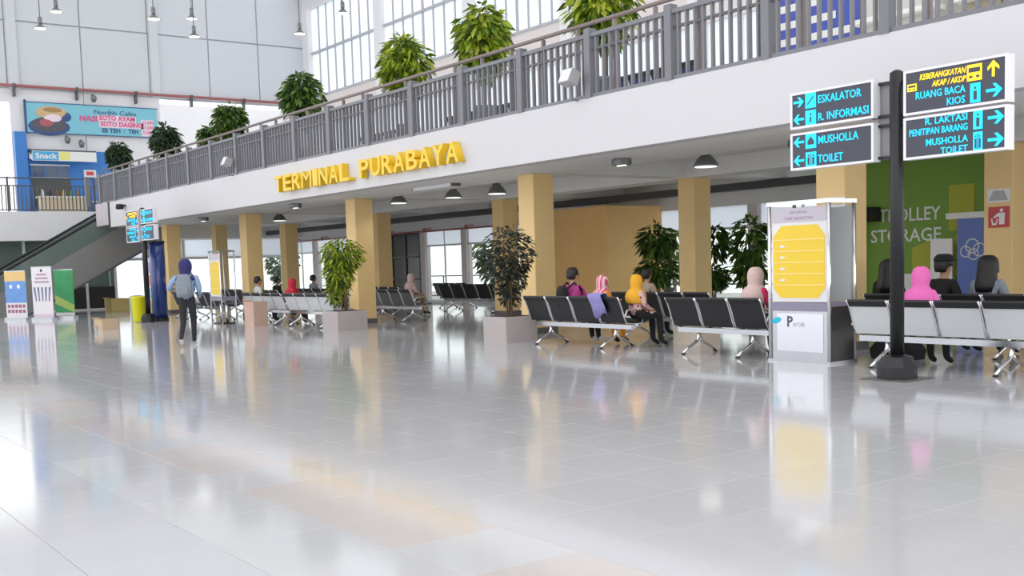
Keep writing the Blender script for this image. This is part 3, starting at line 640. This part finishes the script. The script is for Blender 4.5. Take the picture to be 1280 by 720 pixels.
for k in range(6):
    y=10.95+k*.28; q=MB().lathe([(.06,0),(.07,.1),(.05,.22),(.02,.28)],8).build('jar',mat('jar_%d'%k,((.8,.8,.78),(.02,.02,.02),(.5,.08,.06),(.75,.55,.05),(.08,.3,.1),(.3,.16,.07))[k],.4),None,True,loc=(-47.2,y,4.665)); tag(q,'small '+('white','black','red','yellow','green','brown')[k]+' jar'+' standing in the row on the shop counter','jar','jars on the blue shop counter')
for k in range(3):
    t=thing('shop_stool',['white','light blue','black'][k]+' topped stool by the blue shop behind the balcony bars','stool',(-46.8,12.9+.5*k,3.98),0,'stools by the blue shop'); MB().lathe([(.17,.44),(.18,.47),(.16,.48)],12).build('seat',[text_w,bluel,blackm][k],t)
    for a in range(4): MB().tube([(.1*math.cos(a*1.57+.8),.1*math.sin(a*1.57+.8),.45),(.16*math.cos(a*1.57+.8),.16*math.sin(a*1.57+.8),0)],.015,6).build('leg',greyd,t)
# ================================================================== ESCALATOR
es=thing('escalator','grey clad escalator climbing from the hall to the mezzanine end','escalator',(-1.3,.3,0))
sl=.53
def zl(y,o): return o+sl*(y-8)
low=[(7.0,0),(8.6,0),(14.3,3.02),(14.3,3.96),(13.5,3.96),(8.2,1.02),(7.0,.55)]
for x in (-40.75,-42.45): MB().prism(low,x-.04,x+.04,'x').build('cladding',escm,es)
for k in range(22):
    y=7.4+k*.3; z=max(0,.53*(y-7.9)); 
    if y<14.1: B('step',plinth,es,-42.4,-40.8,y,y+.3,max(0,z-.1),z+.16)
for x in (-40.75,-42.45):
    MB().prism([(7.1,.55),(8.2,1.02),(13.5,3.96),(14.2,3.96),(14.2,4.6),(13.4,4.6),(8.0,1.6),(7.1,1.05)],x-.01,x+.01,'x').build('glass_side',teal,es)
    MB().tube([(x,7.0,.6),(x,6.85,.85),(x,7.0,1.08),(x,8.0,1.65),(x,13.3,4.62),(x,14.4,4.65)],.05,8).build('handrail',rubber,es,True)
    MB().tube([(x-.06 if x<-41 else x+.06,8.6,.02),(x-.06 if x<-41 else x+.06,14.3,3.02)],.04,6).build('edge_trim',greyd,es)
# ================================================================== ROLL-UP BANNERS AND BINS
def rollup(x,y,wd,h,rz,label,paint):
    t=thing('rollup_banner',label,'banner',(x,y,0),rz,'roll-up banners near the escalator')
    B('foot',steel,t,-wd/2-.02,wd/2+.02,-.1,.1,0,.09); B('sheet',paint[0],t,-wd/2,wd/2,-.01,.0,.09,h); B('top_bar',steel,t,-wd/2,wd/2,-.015,.01,h,h+.03); MB().tube([(0,.03,.08),(0,.03,h)],.012,6).build('pole',steel,t)
    return t
W_=mat('print_white',(.80,.76,.80),.5); 
t=rollup(-39.4,8.1,.95,1.62,R(30),'orange topped blue roll-up banner in front of the escalator',(W_,)); 
B('print_top',mat('print_orange',(.80,.55,.22),.5),t,-.47,.47,-.016,-.01,1.3,1.62); B('print_middle',mat('print_blue',(.15,.33,.72),.5,noise=.25,nscale=5),t,-.47,.47,-.016,-.01,.58,1.3)
for i in range(2):
    for k in range(5): B('print_mark',mat('print_maroon',(.35,.12,.20),.5),t,-.40+k*.17,-.28+k*.17,-.016,-.01,.24+i*.17,.35+i*.17)
for k in range(2): MB().ell((-.2+.35*k,-.012,1.12),(.10,.006,.10),12,6).build('print_figure',text_w,t)
t=rollup(-37.9,8.6,.88,1.72,R(30),'white roll-up banner with dark stripes in front of the escalator',(W_,))
for k in range(5): MB().prism([(-.28+k*.14-.02,.62),(-.28+k*.14+.02,.62),(-.34+k*.17+.04,1.08),(-.34+k*.17-.04,1.08)],-.016,-.01,'y').build('print_stripe',mat('print_slate',(.16,.18,.30),.5),t)
for k in range(3): B('print_line',mat('print_mauve',(.50,.33,.42),.5),t,-.32+.05*k,.32-.05*k,-.016,-.01,1.22+k*.12,1.28+k*.12)
MB().ell((0,-.012,1.62),(.05,.006,.05),10,6).build('print_logo',blackm,t); B('print_foot',mat('print_pink',(.72,.55,.66),.5),t,-.42,.42,-.016,-.01,.1,.2)
t=rollup(-38.6,9.45,.85,1.62,R(30),'green roll-up banner half hidden behind the striped one',(mat('print_green',(.05,.36,.13),.5,noise=.3,nscale=3),))
MB().prism([(-.42,.5),(.42,.2),(.42,.45),(-.42,.8)],-.016,-.01,'y').build('print_band',mat('print_lime',(.45,.60,.15),.5),t); B('print_foot',W_,t,-.42,.42,-.016,-.01,.1,.2)
t=rollup(-33.2,10.75,.7,1.85,R(30),'pink and blue roll-up banner beside the yellow bin',(W_,))
for k,cn in enumerate(('print_pink','print_sky','print_coral','print_violet')): B('print_block',mat(cn,((.72,.55,.66),(.25,.6,.75),(.75,.35,.35),(.45,.35,.62))[k],.5),t,-.33,.33,-.016,-.01,.3+k*.38,.6+k*.38)
def bin_(x,y,m,label):
    t=thing('litter_bin',label,'bin',(x,y,0),0,'litter bins by the far sign post'); MB().lathe([(.19,0),(.20,.02),(.22,.66),(.23,.68)],20).build('body',m,t,True); MB().lathe([(.235,.68),(.235,.73),(.17,.76),(.15,.70)],20).build('rim',[m,m][0],t,True); MB().lathe([(.19,.745),(.12,.765)],16).build('lid',plinth,t); return t
bin_(-33.05,10.2,mat('bin_yellow',(.78,.74,.01),.35),'bright yellow litter bin beside the far sign post'); bin_(-33.75,10.35,mat('bin_pale',(.45,.52,.40),.35),'pale green litter bin beside the yellow one')
def carton(x,y,a,b,h,m,label,rz=0):
    t=thing('carton',label,'box',(x,y,0),rz); mb=MB(); k=.02
    for q in ((-a/2,a/2,-b/2,-b/2+k),(-a/2,a/2,b/2-k,b/2),(-a/2,-a/2+k,-b/2+k,b/2-k),(a/2-k,a/2,-b/2+k,b/2-k)): B('side',m,t,*q,.02,h)
    B('bottom',m,t,-a/2,a/2,-b/2,b/2,0,.02); MB().prism([(-b/2,h),(-b/2-.06,h+.05),(-b/2-.055,h+.055),(-b/2+.012,h)],-a/2,a/2,'x').build('flap',m,t); return t
card=mat('cardboard',(.62,.46,.30),.8,noise=.1); pinkb=mat('carton_pink',(.62,.42,.34),.7,noise=.1)
carton(-29.1,8.1,.52,.42,.27,card,'small open cardboard box alone on the hall floor',R(8)); carton(-26.45,11.1,.42,.42,.62,pinkb,'tall pinkish carton in front of the red headscarf bench',R(10)); carton(-12.55,12.75,.6,.45,.42,mat('carton_pale',(.70,.60,.50),.8),'pale carton on the floor beside the yellow headscarf person'); carton(-6.3,12.1,.7,.4,.35,card,'cardboard box under the silver bench past the sign post'); carton(-43.6,12.6,.9,.7,.5,mat('carton_yellow',(.72,.56,.22),.7),'yellowish carton on the floor under the escalator')
cu_=tag(MB().lathe([(.04,0),(.055,.14),(.057,.14),(.05,.13)],12).build('paper_cup',text_w,None,True,loc=(-28.75,7.75,0)),'white paper cup on the floor beside the cardboard box','cup')
# ================================================================== GREEN WALL GRAPHICS
gs=thing('trolley_storage_sign','white TROLLEY STORAGE lettering on the green wall','sign',(0,18.9,0))
text('TROLLEY',.36,text_w,gs,(-13.5,-.01,1.98),fit=1.36,bold=.004); text('STORAGE',.36,text_w,gs,(-13.70,-.01,1.58),fit=1.56,bold=.004)
wgp=wg
for poly,nm in (([(-12.1,1.35),(-11.75,1.75),(-11.3,1.0),(-11.3,.5),(-11.75,.8)],'painted_stripe'),([(-11.97,1.75),(-11.45,1.75),(-11.45,2.6),(-11.97,2.6)],'painted_stripe'),([(-12.75,1.45),(-12.35,1.6),(-11.6,.55),(-12.0,.3),(-12.75,.9)],'painted_stripe')):
    MB().prism(poly,18.89,18.899,'y').build(nm,lime,wgp)
for a,b,z0,z1 in ((-13.25,-13.05,.5,1.75),(-13.4,-13.25,.5,.95),(-12.95,-12.75,.5,.95)): B('painted_arrow',text_w,wgp,a,b,18.885,18.899,z0,z1)
ts2=thing('notice_cabinet','pale cabinet with a dark top against the green wall','cabinet',(-13.9,18.45,0)); B('body',mat('cabinet_pale',(.55,.58,.48),.5),ts2,-.55,.0,0,.42,0,2.0,c=.01); B('top_unit',blackm,ts2,-.58,.45,-.03,.42,2.0,2.28); B('door',mat('cabinet_green',(.30,.42,.18),.5),ts2,-.47,-.08,-.02,0,.1,1.75)
nb=thing('notice_stand','white notice board leaning by the blue stand at the green wall','board',(-11.75,18.5,0)); B('panel',text_w,nb,-.35,.1,0,.04,.5,1.6); 
for x in (-.3,.05): B('leg',greym,nb,x-.02,x+.02,0,.04,0,.5)
bl=thing('blue_stand','blue display stand with a white cloud emblem and white top','board',(-11.1,18.45,0)); B('panel',mat('stand_blue',(.10,.17,.50),.4),bl,-.42,.4,0,.08,.05,1.95); B('top_bar',text_w,bl,-.62,.45,-.05,.12,1.95,2.06); B('foot',greym,bl,-.45,.45,-.12,.2,0,.05)
cloud=MB()
for a,b,r in ((-.25,1.35,.10),(-.12,1.45,.13),(.02,1.38,.12),(-.1,1.3,.1)): cloud.tube([(a+r*math.cos(k*.628),-.005,b+r*math.sin(k*.628)) for k in range(11)],.012,5)
cloud.build('emblem',text_w,bl)
# notices on the column
nt_=thing('litter_notice','red and white litter notice fixed to a yellow column','notice',(-9.94,17.1,0)); B('plate',mat('notice_red',(.58,.04,.05),.4),nt_,-.17,.19,-.012,-.001,1.73,2.07)
MB().ell((.06,-.014,2.01),(.03,.006,.03),10,6).build('figure_head',text_w,nt_); MB().prism([(.02,1.78),(.11,1.78),(.12,1.97),(-.0,1.97),(-.08,1.90),(-.07,1.88),(.02,1.92)],-.018,-.012,'y').build('figure_body',text_w,nt_); MB().prism([(-.12,1.88),(-.10,1.88),(-.08,1.80),(-.04,1.80),(-.02,1.87),(0,1.87),(-.03,1.77),(-.1,1.77)],-.018,-.012,'y').build('figure_basket',text_w,nt_)
n2=thing('grey_notice','pale notice with a grey emblem above the red litter notice','notice',(-9.94,17.1,0)); B('plate',text_w,n2,-.19,.2,-.012,-.001,2.14,2.36); MB().prism([(-.17,2.17),(.17,2.17),(.10,2.33),(-.08,2.33)],-.016,-.012,'y').build('print',mat('notice_grey',(.45,.48,.46),.5),n2)
n3=thing('white_notice','small white notice on the column behind the kiosk','notice',(-9.95,12.9,0)); B('plate',text_w,n3,-.2,.18,-.012,-.001,1.98,2.18)
for k in range(3): B('print_line',mat('notice_grey',(.45,.48,.46)),n3,-.16,.14,-.015,-.012,2.02+.05*k,2.04+.05*k)
# mezzanine banner and stalls
mbn=thing('mezzanine_banner','blue banner with white print hung on the mezzanine','banner',(-13.2,15.2,3.96)); B('sheet',mat('banner_blue',(.07,.10,.45),.5),mbn,0,2.2,0,.02,.75,2.6)
for x in (0,2.2): MB().tube([(x,.02,0),(x,.02,2.65)],.03,6).build('pole',greym,mbn)
text('HALO',.42,text_w,mbn,(.1,-.004,1.6),bold=.01) if False else None
for k in range(4): B('print_line',text_w,mbn,.12,.12+1.7-.3*k,-.006,0,1.0+.28*k,1.12+.28*k)
for i,(x,wd,m) in enumerate(((-10.6,1.3,(.62,.60,.56)),(-8.9,1.4,(.40,.35,.25)))):
    t=thing('vending_stall',['pale vending stall on the mezzanine beside the blue banner','brown vending stall on the mezzanine above the sign post'][i],'stall',(x,14.4,3.96)); mm=mat('stall_%d'%i,m,.5); B('body',mm,t,0,wd,0,.8,0,1.9,c=.015); B('counter',text_w,t,-.05,wd+.05,-.2,.1,.85,.92); B('sign',[bluel,text_w][i],t,.1,wd-.1,-.03,0,1.45,1.8)

# ================================================================== PEOPLE
def skin_body(name, joints, edges, emat, mats, parent, extra):
    ks=list(joints); ix={k:i for i,k in enumerate(ks)}
    me=bpy.data.meshes.new(name); me.from_pydata([joints[k][0] for k in ks],[(ix[a],ix[b]) for a,b in edges],[])
    o=bpy.data.objects.new(name,me); C.objects.link(o)
    md=o.modifiers.new('skin','SKIN'); md.use_smooth_shade=True; md.branch_smoothing=.3
    if not me.skin_vertices: me.attributes.new('skin_vertex','FLOAT','POINT') if False else None
    sv=me.skin_vertices[0].data
    for k in ks: r=joints[k][1]; sv[ix[k]].radius=(r,r) if not isinstance(r,tuple) else r; sv[ix[k]].use_root=(k=='pelvis')
    sb=o.modifiers.new('sub','SUBSURF'); sb.levels=2; sb.render_levels=2
    bpy.context.view_layer.update(); dg=bpy.context.evaluated_depsgraph_get()
    em=bpy.data.meshes.new_from_object(o.evaluated_get(dg)); bpy.data.objects.remove(o)
    mb=MB(); vs_=[v.co.copy() for v in em.vertices]
    segs=[(Vector(joints[a][0]),Vector(joints[b][0]),emat[(a,b)]) for a,b in edges]
    fs=[]; fm=[]
    for p in em.polygons:
        c=p.center; best=9; bi=0
        for a,b,mi in segs:
            ab=b-a; t=max(0,min(1,(c-a).dot(ab)/ab.length_squared)); d=(c-(a+ab*t)).length
            if d<best-1e-4: best=d; bi=mi
        fs.append(tuple(p.vertices)); fm.append(bi)
    mb.v=[tuple(v) for v in vs_]; mb.f=fs; mb.m=fm
    extra(mb)
    return mb.build(name,mats,parent,True)
def ringshell(rings, cut, hc, s, m, name, parent, n=24, sx=1, sy=1.12):
    mb=MB(); v=[]; f=[]
    for z,r,dy in rings:
        for k in range(n):
            t=2*math.pi*k/n; v.append((hc[0]+r*s*math.cos(t)*sx,hc[1]+(dy+r*math.sin(t)*sy)*s,hc[2]+z*s))
    for i in range(len(rings)-1):
        for k in range(n):
            j=(k+1)%n; t=math.degrees(2*math.pi*(k+.5)/n)-90; t=abs((t+180)%360-180); z=(rings[i][0]+rings[i+1][0])/2
            if not cut(t,z): f.append((i*n+k,i*n+j,(i+1)*n+j,(i+1)*n+k))
    f.append(tuple(range(n)))
    mb.add(v,f); o=mb.build(name,m,parent,True)
    md=o.modifiers.new('thickness','SOLIDIFY'); md.thickness=.012; return o
SKIN=mat('skin',(.52,.30,.19),.55)
def cloth(n,c): return mat('cloth_'+n,c,.85,noise=.15,nscale=25,bump=.15)
def person(label,loc,rz,pose,top,bottom,shoes,head,s=.92,lean=0.,group=None,seat=.43,arms='lap',wide=1.):
    t=thing('person',label,'person',loc,rz,group)
    J={}; 
    if pose=='sit':
        pz=seat+.10
        def U(x,y,z):   # upper body point relative to the pelvis, leaned forward
            y,z=y*s,z*s; c_,s_=math.cos(lean),math.sin(lean); return (x*s,y*c_+z*s_,pz+z*c_-y*s_)
        J['pelvis']=((0,0,pz),.135*s); J['hipL']=((-.09,.04,pz-.01),.09); J['hipR']=((.09,.04,pz-.01),.09)
        for q,sg in (('L',-1),('R',1)):
            J['knee'+q]=((sg*.10,.40,pz-.02),.062); J['ankle'+q]=((sg*.10,.42,.10),.042); J['toe'+q]=((sg*.11,.55,.035),.034)
    else:
        pz=.88
        def U(x,y,z): return (x*s,y*s,pz*s+z*s)
        J['pelvis']=((0,0,pz*s),.13*s); J['hipL']=((-.085,0,.84*s),.092*s); J['hipR']=((.085,0,.84*s),.092*s)
        J['kneeR']=((.08,.15*s,.47*s),.062*s); J['ankleR']=((.08,.10*s,.09),.042*s); J['toeR']=((.09,.24*s,.035),.035*s)
        J['kneeL']=((-.09,.02*s,.46*s),.062*s); J['ankleL']=((-.10,-.24*s,.15),.042*s); J['toeL']=((-.10,-.12*s,.04),.035*s)
    J['waist']=(U(0,-.01,.16),.14*s*wide); J['chest']=(U(0,-.01,.33),.158*s*wide); J['neckbase']=(U(0,0,.46),.065*s); J['neck']=(U(0,.01,.51),.048*s)
    J['jaw']=(U(0,.03,.57),.074*s); J['skull']=(U(0,.015,.65),.098*s); J['crown']=(U(0,.01,.715),.06*s)
    AR={'lap':((.24,.04,.19),(.15,.26,.10),(.12,.33,.10)),'forward':((.23,.12,.22),(.16,.34,.26),(.12,.42,.30)),'walk':((.25,-.06,.18),(.22,.12,.06),(.20,.19,.05)),'out':((.33,-.04,.22),(.30,.18,.20),(.26,.25,.23))}
    for q,sg in (('L',-1),('R',1)):
        a=AR[arms if not (arms=='walk' and q=='L') else 'out']
        J['sh'+q]=(U(sg*.18*wide,-.01,.42),.076*s); J['el'+q]=(U(sg*a[0][0],a[0][1],a[0][2]),.055*s); J['wr'+q]=(U(sg*a[1][0],a[1][1],a[1][2]),.033*s); J['ha'+q]=(U(sg*a[2][0],a[2][1],a[2][2]),.034*s)
    E_=[('pelvis','waist',0),('waist','chest',0),('chest','neckbase',0),('neckbase','neck',1),('neck','jaw',1),('jaw','skull',1),('skull','crown',1)]
    for q in 'LR': E_+=[('pelvis','hip'+q,2),('hip'+q,'knee'+q,2),('knee'+q,'ankle'+q,2),('ankle'+q,'toe'+q,3),('chest','sh'+q,0),('sh'+q,'el'+q,0),('el'+q,'wr'+q,0),('wr'+q,'ha'+q,1)]
    hc=Vector(J['skull'][0])
    def extra(mb):
        for q,sg in (('L',-1),('R',1)):
            h=Vector(J['ha'+q][0]); d=(h-Vector(J['wr'+q][0])).normalized(); sd=d.cross(Vector((0,0,1))).normalized(); dn_=Vector((0,0,-1))
            for i,l in enumerate((.055,.065,.06,.045)):
                b=h+sd*((i-1.5)*.018)*s+d*.01; mb.tube([b,b+d*l*.6*s,b+d*l*s*.95+dn_*.025*s],[.009*s,.008*s,.006*s],6,1)
            b=h-sd*sg*.025*s; mb.tube([b,b-sd*sg*.02*s+d*.03*s,b-sd*sg*.018*s+d*.05*s],[.010*s,.009*s,.007*s],6,1)
            mb.ell(hc+Vector((sg*.034,.083,-.005))*s,(.013*s,.008*s,.009*s),8,5,4); mb.ell(hc+Vector((sg*.088,.0,-.02))*s,(.012*s,.022*s,.03*s),8,5,1)
        mb.tube([hc+Vector((0,.078,.012))*s,hc+Vector((0,.108,-.03))*s,hc+Vector((0,.085,-.036))*s],[.008*s,.016*s,.010*s],6,1); mb.ell(hc+Vector((0,.083,-.066))*s,(.026*s,.008*s,.007*s),8,5,5)
    skin_body('body',J,[(a,b) for a,b,_ in E_],{(a,b):m for a,b,m in E_},[top,SKIN,bottom,shoes,mat('eye',(.02,.015,.01),.2),mat('lip',(.40,.14,.12),.5)],t,extra)
    kind,hm=head[0],head[1]
    if kind=='hijab':
        L_=head[2] if len(head)>2 else 1
        rings=[(.125,.015,-.01),(.118,.05,-.01),(.09,.085,-.01),(.045,.107,-.008),(0,.114,-.008),(-.05,.112,-.01),(-.09,.104,-.015),(-.13,.098,-.02),(-.165,.112,-.02),(-.20,.145,-.025),(-.235,.178,-.03),(-.28,.195,-.03)]+([(-.34,.198,-.03),(-.40,.185,-.025),(-.43,.172,-.02)] if L_>1 else [])
        ringshell(rings,lambda t_,z:(t_<40 and -.085<z<.06),hc,s,hm,'headscarf',t,sx=1,sy=1.0)
    elif kind=='short':
        ringshell([(.108,.02,-.01),(.099,.055,-.012),(.07,.083,-.012),(.03,.093,-.012),(-.02,.094,-.014),(-.06,.086,-.02),(-.09,.068,-.028)],lambda t_,z:(t_<60 and z<.09) or (t_<85 and z<0),hc,s*.96,hm,'hair',t)
    elif kind=='long':
        ringshell([(.12,.02,-.01),(.11,.062,-.012),(.075,.098,-.012),(.03,.112,-.014),(-.03,.115,-.016),(-.10,.118,-.02),(-.18,.125,-.03),(-.26,.13,-.045),(-.34,.11,-.06)],lambda t_,z:(t_<62 and z<.05) or (t_<85 and z<-.08),hc,s,hm,'hair',t)
    elif kind=='cap':
        ringshell([(.06,.098,-.012),(.03,.104,-.012),(-.02,.104,-.014),(-.06,.094,-.02),(-.09,.075,-.03)],lambda t_,z:(t_<62 and z<.05) or (t_<100 and z<-.02),hc,s,mat('hair_black',(.012,.010,.010),.5),'hair',t)
        ringshell([(.135,.03,-.01),(.125,.075,-.01),(.09,.104,-.01),(.045,.112,-.01)],lambda t_,z:False,hc,s,hm,'cap',t)
        mb=MB(); mb.prism([(hc.x+.085*s*math.cos(a),hc.y+(.07+.13*math.sin(a))*s) for a in [math.pi*k/8 for k in range(9)]],hc.z+.045*s,hc.z+.057*s,'z'); mb.build('cap_brim',hm,t)
    return t,J,s
def backpack(t,J,s,m,sc=1,front=-.13):
    c=Vector(J['chest'][0])+Vector((0,front*s-.07,-.06*s)); a=.15*sc; h=.22*sc; d=.085*sc
    mb=MB()
    prof=[(-h,.72),(-h*.92,.95),(-h*.3,1),(h*.4,.94),(h*.85,.75),(h,.45)]
    v=[];n=16;f=[]
    for z,k in prof:
        for i in range(n):
            th=2*math.pi*i/n; cx_=abs(math.cos(th))**.5*math.copysign(1,math.cos(th)); sy_=abs(math.sin(th))**.5*math.copysign(1,math.sin(th)); v.append((c.x+a*k*cx_,c.y+d*k*sy_,c.z+z))
    for i in range(len(prof)-1):
        for k in range(n): j=(k+1)%n; f.append((i*n+k,i*n+j,(i+1)*n+j,(i+1)*n+k))
    f+=[tuple(range(n-1,-1,-1)),tuple(range(len(v)-n,len(v)))]; mb.add(v,f)
    b=thing('backpack','x','bag',t.location,t.rotation_euler.z); mb.build('body',m,b,True)
    B('pocket',m,b,c.x-a*.6,c.x+a*.6,c.y-d-.03,c.y-d+.02,c.z-h*.75,c.z-h*.1,c=.012)
    for sg in (-1,1):
        MB().tube([(c.x+sg*.10,c.y+d*.7,c.z+h*.75),(c.x+sg*.115*s,c.y+d+.09,c.z+.235*s),(c.x+sg*.12*s,c.y+d+.23,c.z+h*.6),(c.x+sg*.14*s,c.y+d+.20,c.z-h*.4),(c.x+sg*.12,c.y+d*.8,c.z-h*.8)],.018,6).build('strap',m,b,True)
    return b
navy=cloth('navy',(.035,.032,.14)); denim=cloth('denim',(.30,.42,.60)); dgrey=cloth('dark_grey',(.03,.03,.035)); black=cloth('black',(.012,.012,.014)); mag=cloth('magenta',(.48,.06,.26)); orange=cloth('orange',(.80,.28,.03)); yel=cloth('yellow',(.85,.42,.03)); pinkh=cloth('pink',(.85,.17,.50)); rose=cloth('rose_stripe',(.72,.12,.22)); pale=cloth('pale_pink',(.72,.52,.48)); red=cloth('red',(.55,.02,.05)); wht=cloth('white',(.72,.73,.72)); flor=cloth('floral',(.68,.38,.36)); lil=cloth('lilac',(.33,.30,.62)); hairb=mat('hair_black',(.012,.010,.010),.5); shoew=cloth('shoe_white',(.7,.7,.7)); slate=cloth('slate',(.25,.28,.32)); tan=cloth('tan',(.45,.34,.24)); crim=cloth('crimson',(.60,.03,.12))
# stripes on the rose headscarf
def stripe(m,c1,c2,sc):
    nt=m.node_tree; wv=nt.nodes.new('ShaderNodeTexWave'); wv.inputs['Scale'].default_value=sc; wv.inputs['Distortion'].default_value=2; cr=nt.nodes.new('ShaderNodeValToRGB'); cr.color_ramp.elements[0].color=(*c1,1); cr.color_ramp.elements[1].color=(*c2,1); cr.color_ramp.elements[0].position=.45; cr.color_ramp.elements[1].position=.55
    g=nt.nodes.new('ShaderNodeTexCoord'); nt.links.new(g.outputs['Object'],wv.inputs['Vector']); nt.links.new(wv.outputs['Fac'],cr.inputs[0]); nt.links.new(cr.outputs[0],nt.nodes['Principled BSDF'].inputs['Base Color'])
stripe(rose,(.72,.08,.18),(.85,.62,.66),6)
def dots(m,c1,c2,sc):
    nt=m.node_tree; wv=nt.nodes.new('ShaderNodeTexVoronoi'); wv.inputs['Scale'].default_value=sc; cr=nt.nodes.new('ShaderNodeValToRGB'); cr.color_ramp.elements[0].color=(*c2,1); cr.color_ramp.elements[1].color=(*c1,1); cr.color_ramp.elements[0].position=.30; cr.color_ramp.elements[1].position=.36
    g=nt.nodes.new('ShaderNodeTexCoord'); nt.links.new(g.outputs['Object'],wv.inputs['Vector']); nt.links.new(wv.outputs['Distance'],cr.inputs[0]); nt.links.new(cr.outputs[0],nt.nodes['Principled BSDF'].inputs['Base Color'])
dots(flor,(.72,.45,.42),(.20,.05,.08),16)
wk=person('person walking away in a light denim jacket and navy headscarf',(-20.65,7.28,0),R(60),'walk',denim,dgrey,shoew,('hijab',navy),1.0,arms='walk',wide=1.12)
b=backpack(*wk,slate,1.0); b['label']='grey blue backpack worn by the person in denim'
mp=person('person with short dark hair in a magenta shirt seated on the black bench',(-14.30,11.63,0),R(-8),'sit',mag,black,shoew,('short',hairb),1.0,wide=1.22,arms='forward')
b=backpack(*mp,black,.85); b['label']='black backpack worn by the person in the magenta shirt'
person('person in a rose striped headscarf and orange top seated beside the magenta shirt',(-13.62,11.63,0),R(4),'sit',orange,orange,black,('hijab',rose),.80,.12,arms='forward')
person('person in a mustard yellow headscarf and floral top at the bench end',(-12.82,11.68,0),R(-5),'sit',flor,black,black,('hijab',yel,2),.80,.05)
person('person with short dark hair on the bench behind the yellow headscarf',(-14.45,13.42,0),0,'sit',tan,black,black,('short',hairb),.92,.05)
person('person in a pale pink headscarf and crimson top beside the kiosk',(-10.30,11.62,0),0,'sit',crim,black,black,('hijab',pale,2),.90)
person('person in a bright pink hood seated on the silver bench',(-7.66,11.52,0),R(5),'sit',pinkh,black,black,('hijab',pinkh,2),.86)
person('person in a black cap and black shirt seated before the green wall',(-8.45,13.22,0),R(-15),'sit',black,dgrey,black,('cap',black),1.02)
person('person with long black hair seated before the green wall',(-9.3,13.22,0),0,'sit',black,dgrey,black,('long',hairb),.98)
person('person with long dark hair and grey sleeves beside the cap wearer',(-7.82,13.22,0),0,'sit',slate,dgrey,black,('long',hairb),1.0)
person('person in a bright red headscarf seated on the far silver bench',(-26.02,11.82,0),0,'sit',red,black,black,('hijab',red,2),.84,.2)
person('person with dark hair in a white shirt on the far silver bench',(-27.95,11.82,0),R(-10),'sit',wht,dgrey,black,('short',hairb),.95)
person('person in black with dark hair behind the far silver bench',(-30.8,13.62,0),0,'sit',black,dgrey,black,('short',hairb),.90)
person('person in a pale shirt with dark hair seated facing the windows',(-30.8,14.82,0),0,'sit',slate,dgrey,black,('short',hairb),.92)
person('person in dark clothes with long hair seated facing the windows',(-29.55,14.82,0),0,'sit',black,dgrey,black,('long',hairb),.92)
person('person under a pale pink veil behind the grey bench',(-26.9,15.97,0),0,'sit',pale,tan,black,('hijab',pale,2),.85)
person('person in black on the bench by the bright windows',(-25.75,18.27,0),0,'sit',black,black,black,('hijab',black,2),.9)
# purple cloth over the bench back
pc=MB(); 
for i in range(7):
    for k,(y,z) in enumerate(((-.20,.60),(-.25,.66),(-.30,.76),(-.335,.835),(-.31,.86),(-.25,.84),(-.19,.74),(-.17,.66))): pc.v.append((-.16+.053*i+(.04*(.86-z) if k<4 else 0),y-.025-.012*math.sin(i*2.1) if k<4 else y+.03,z-.10*(k==0)*(1+.5*math.sin(i))))
for i in range(6):
    for k in range(7): pc.f.append((i*8+k,i*8+k+1,(i+1)*8+k+1,(i+1)*8+k)); pc.m.append(0)
o=pc.build('shawl',lil,None,True,loc=(-13.25,11.55,.012)); o.modifiers.new('thickness','SOLIDIFY').thickness=.008; tag(o,'lilac shawl draped over the black bench back','shawl')
hb=thing('handbag','black handbag lying on the floor by the kiosk','bag',(-8.55,12.35,0)); MB().prism([(-.3,0),(.3,0),(.33,.12),(.2,.26),(-.2,.26),(-.33,.12)],-.14,.14,'y').build('body',black,hb); MB().tube([(-.15,0,.25),(-.12,0,.36),(.12,0,.36),(.15,0,.25)],.012,6).build('handle',black,hb,True)

# ================================================================== GREENERY OUTSIDE
struct(B('ground',mat('paving',(.45,.45,.43),.9,noise=.1),None,-62,-48.31,18,32,-.2,0)); struct(B('ground_rear',mat('paving',(.45,.45,.43)),None,-48.3,-10,24.01,32,-.2,0))
for x,y,l in ((-35.6,24.9,'leafy shrub outside the windows beside the dark ficus'),(-53.5,24.0,'leafy shrub outside glimpsed between the far yellow columns'),(-50.0,25.6,'leafy shrub outside behind the red headscarf'),(-27.5,26.5,'leafy shrub outside behind the ochre room')):
    plant('garden_shrub',l,(x,y,0),[((0,0,1.9),(.8,.8,.8),420),((.2,0,1.1),(.6,.6,.6),220)],.32,MD,3,('round',.3,.4,potd),'shrubs outside the back windows',.6)
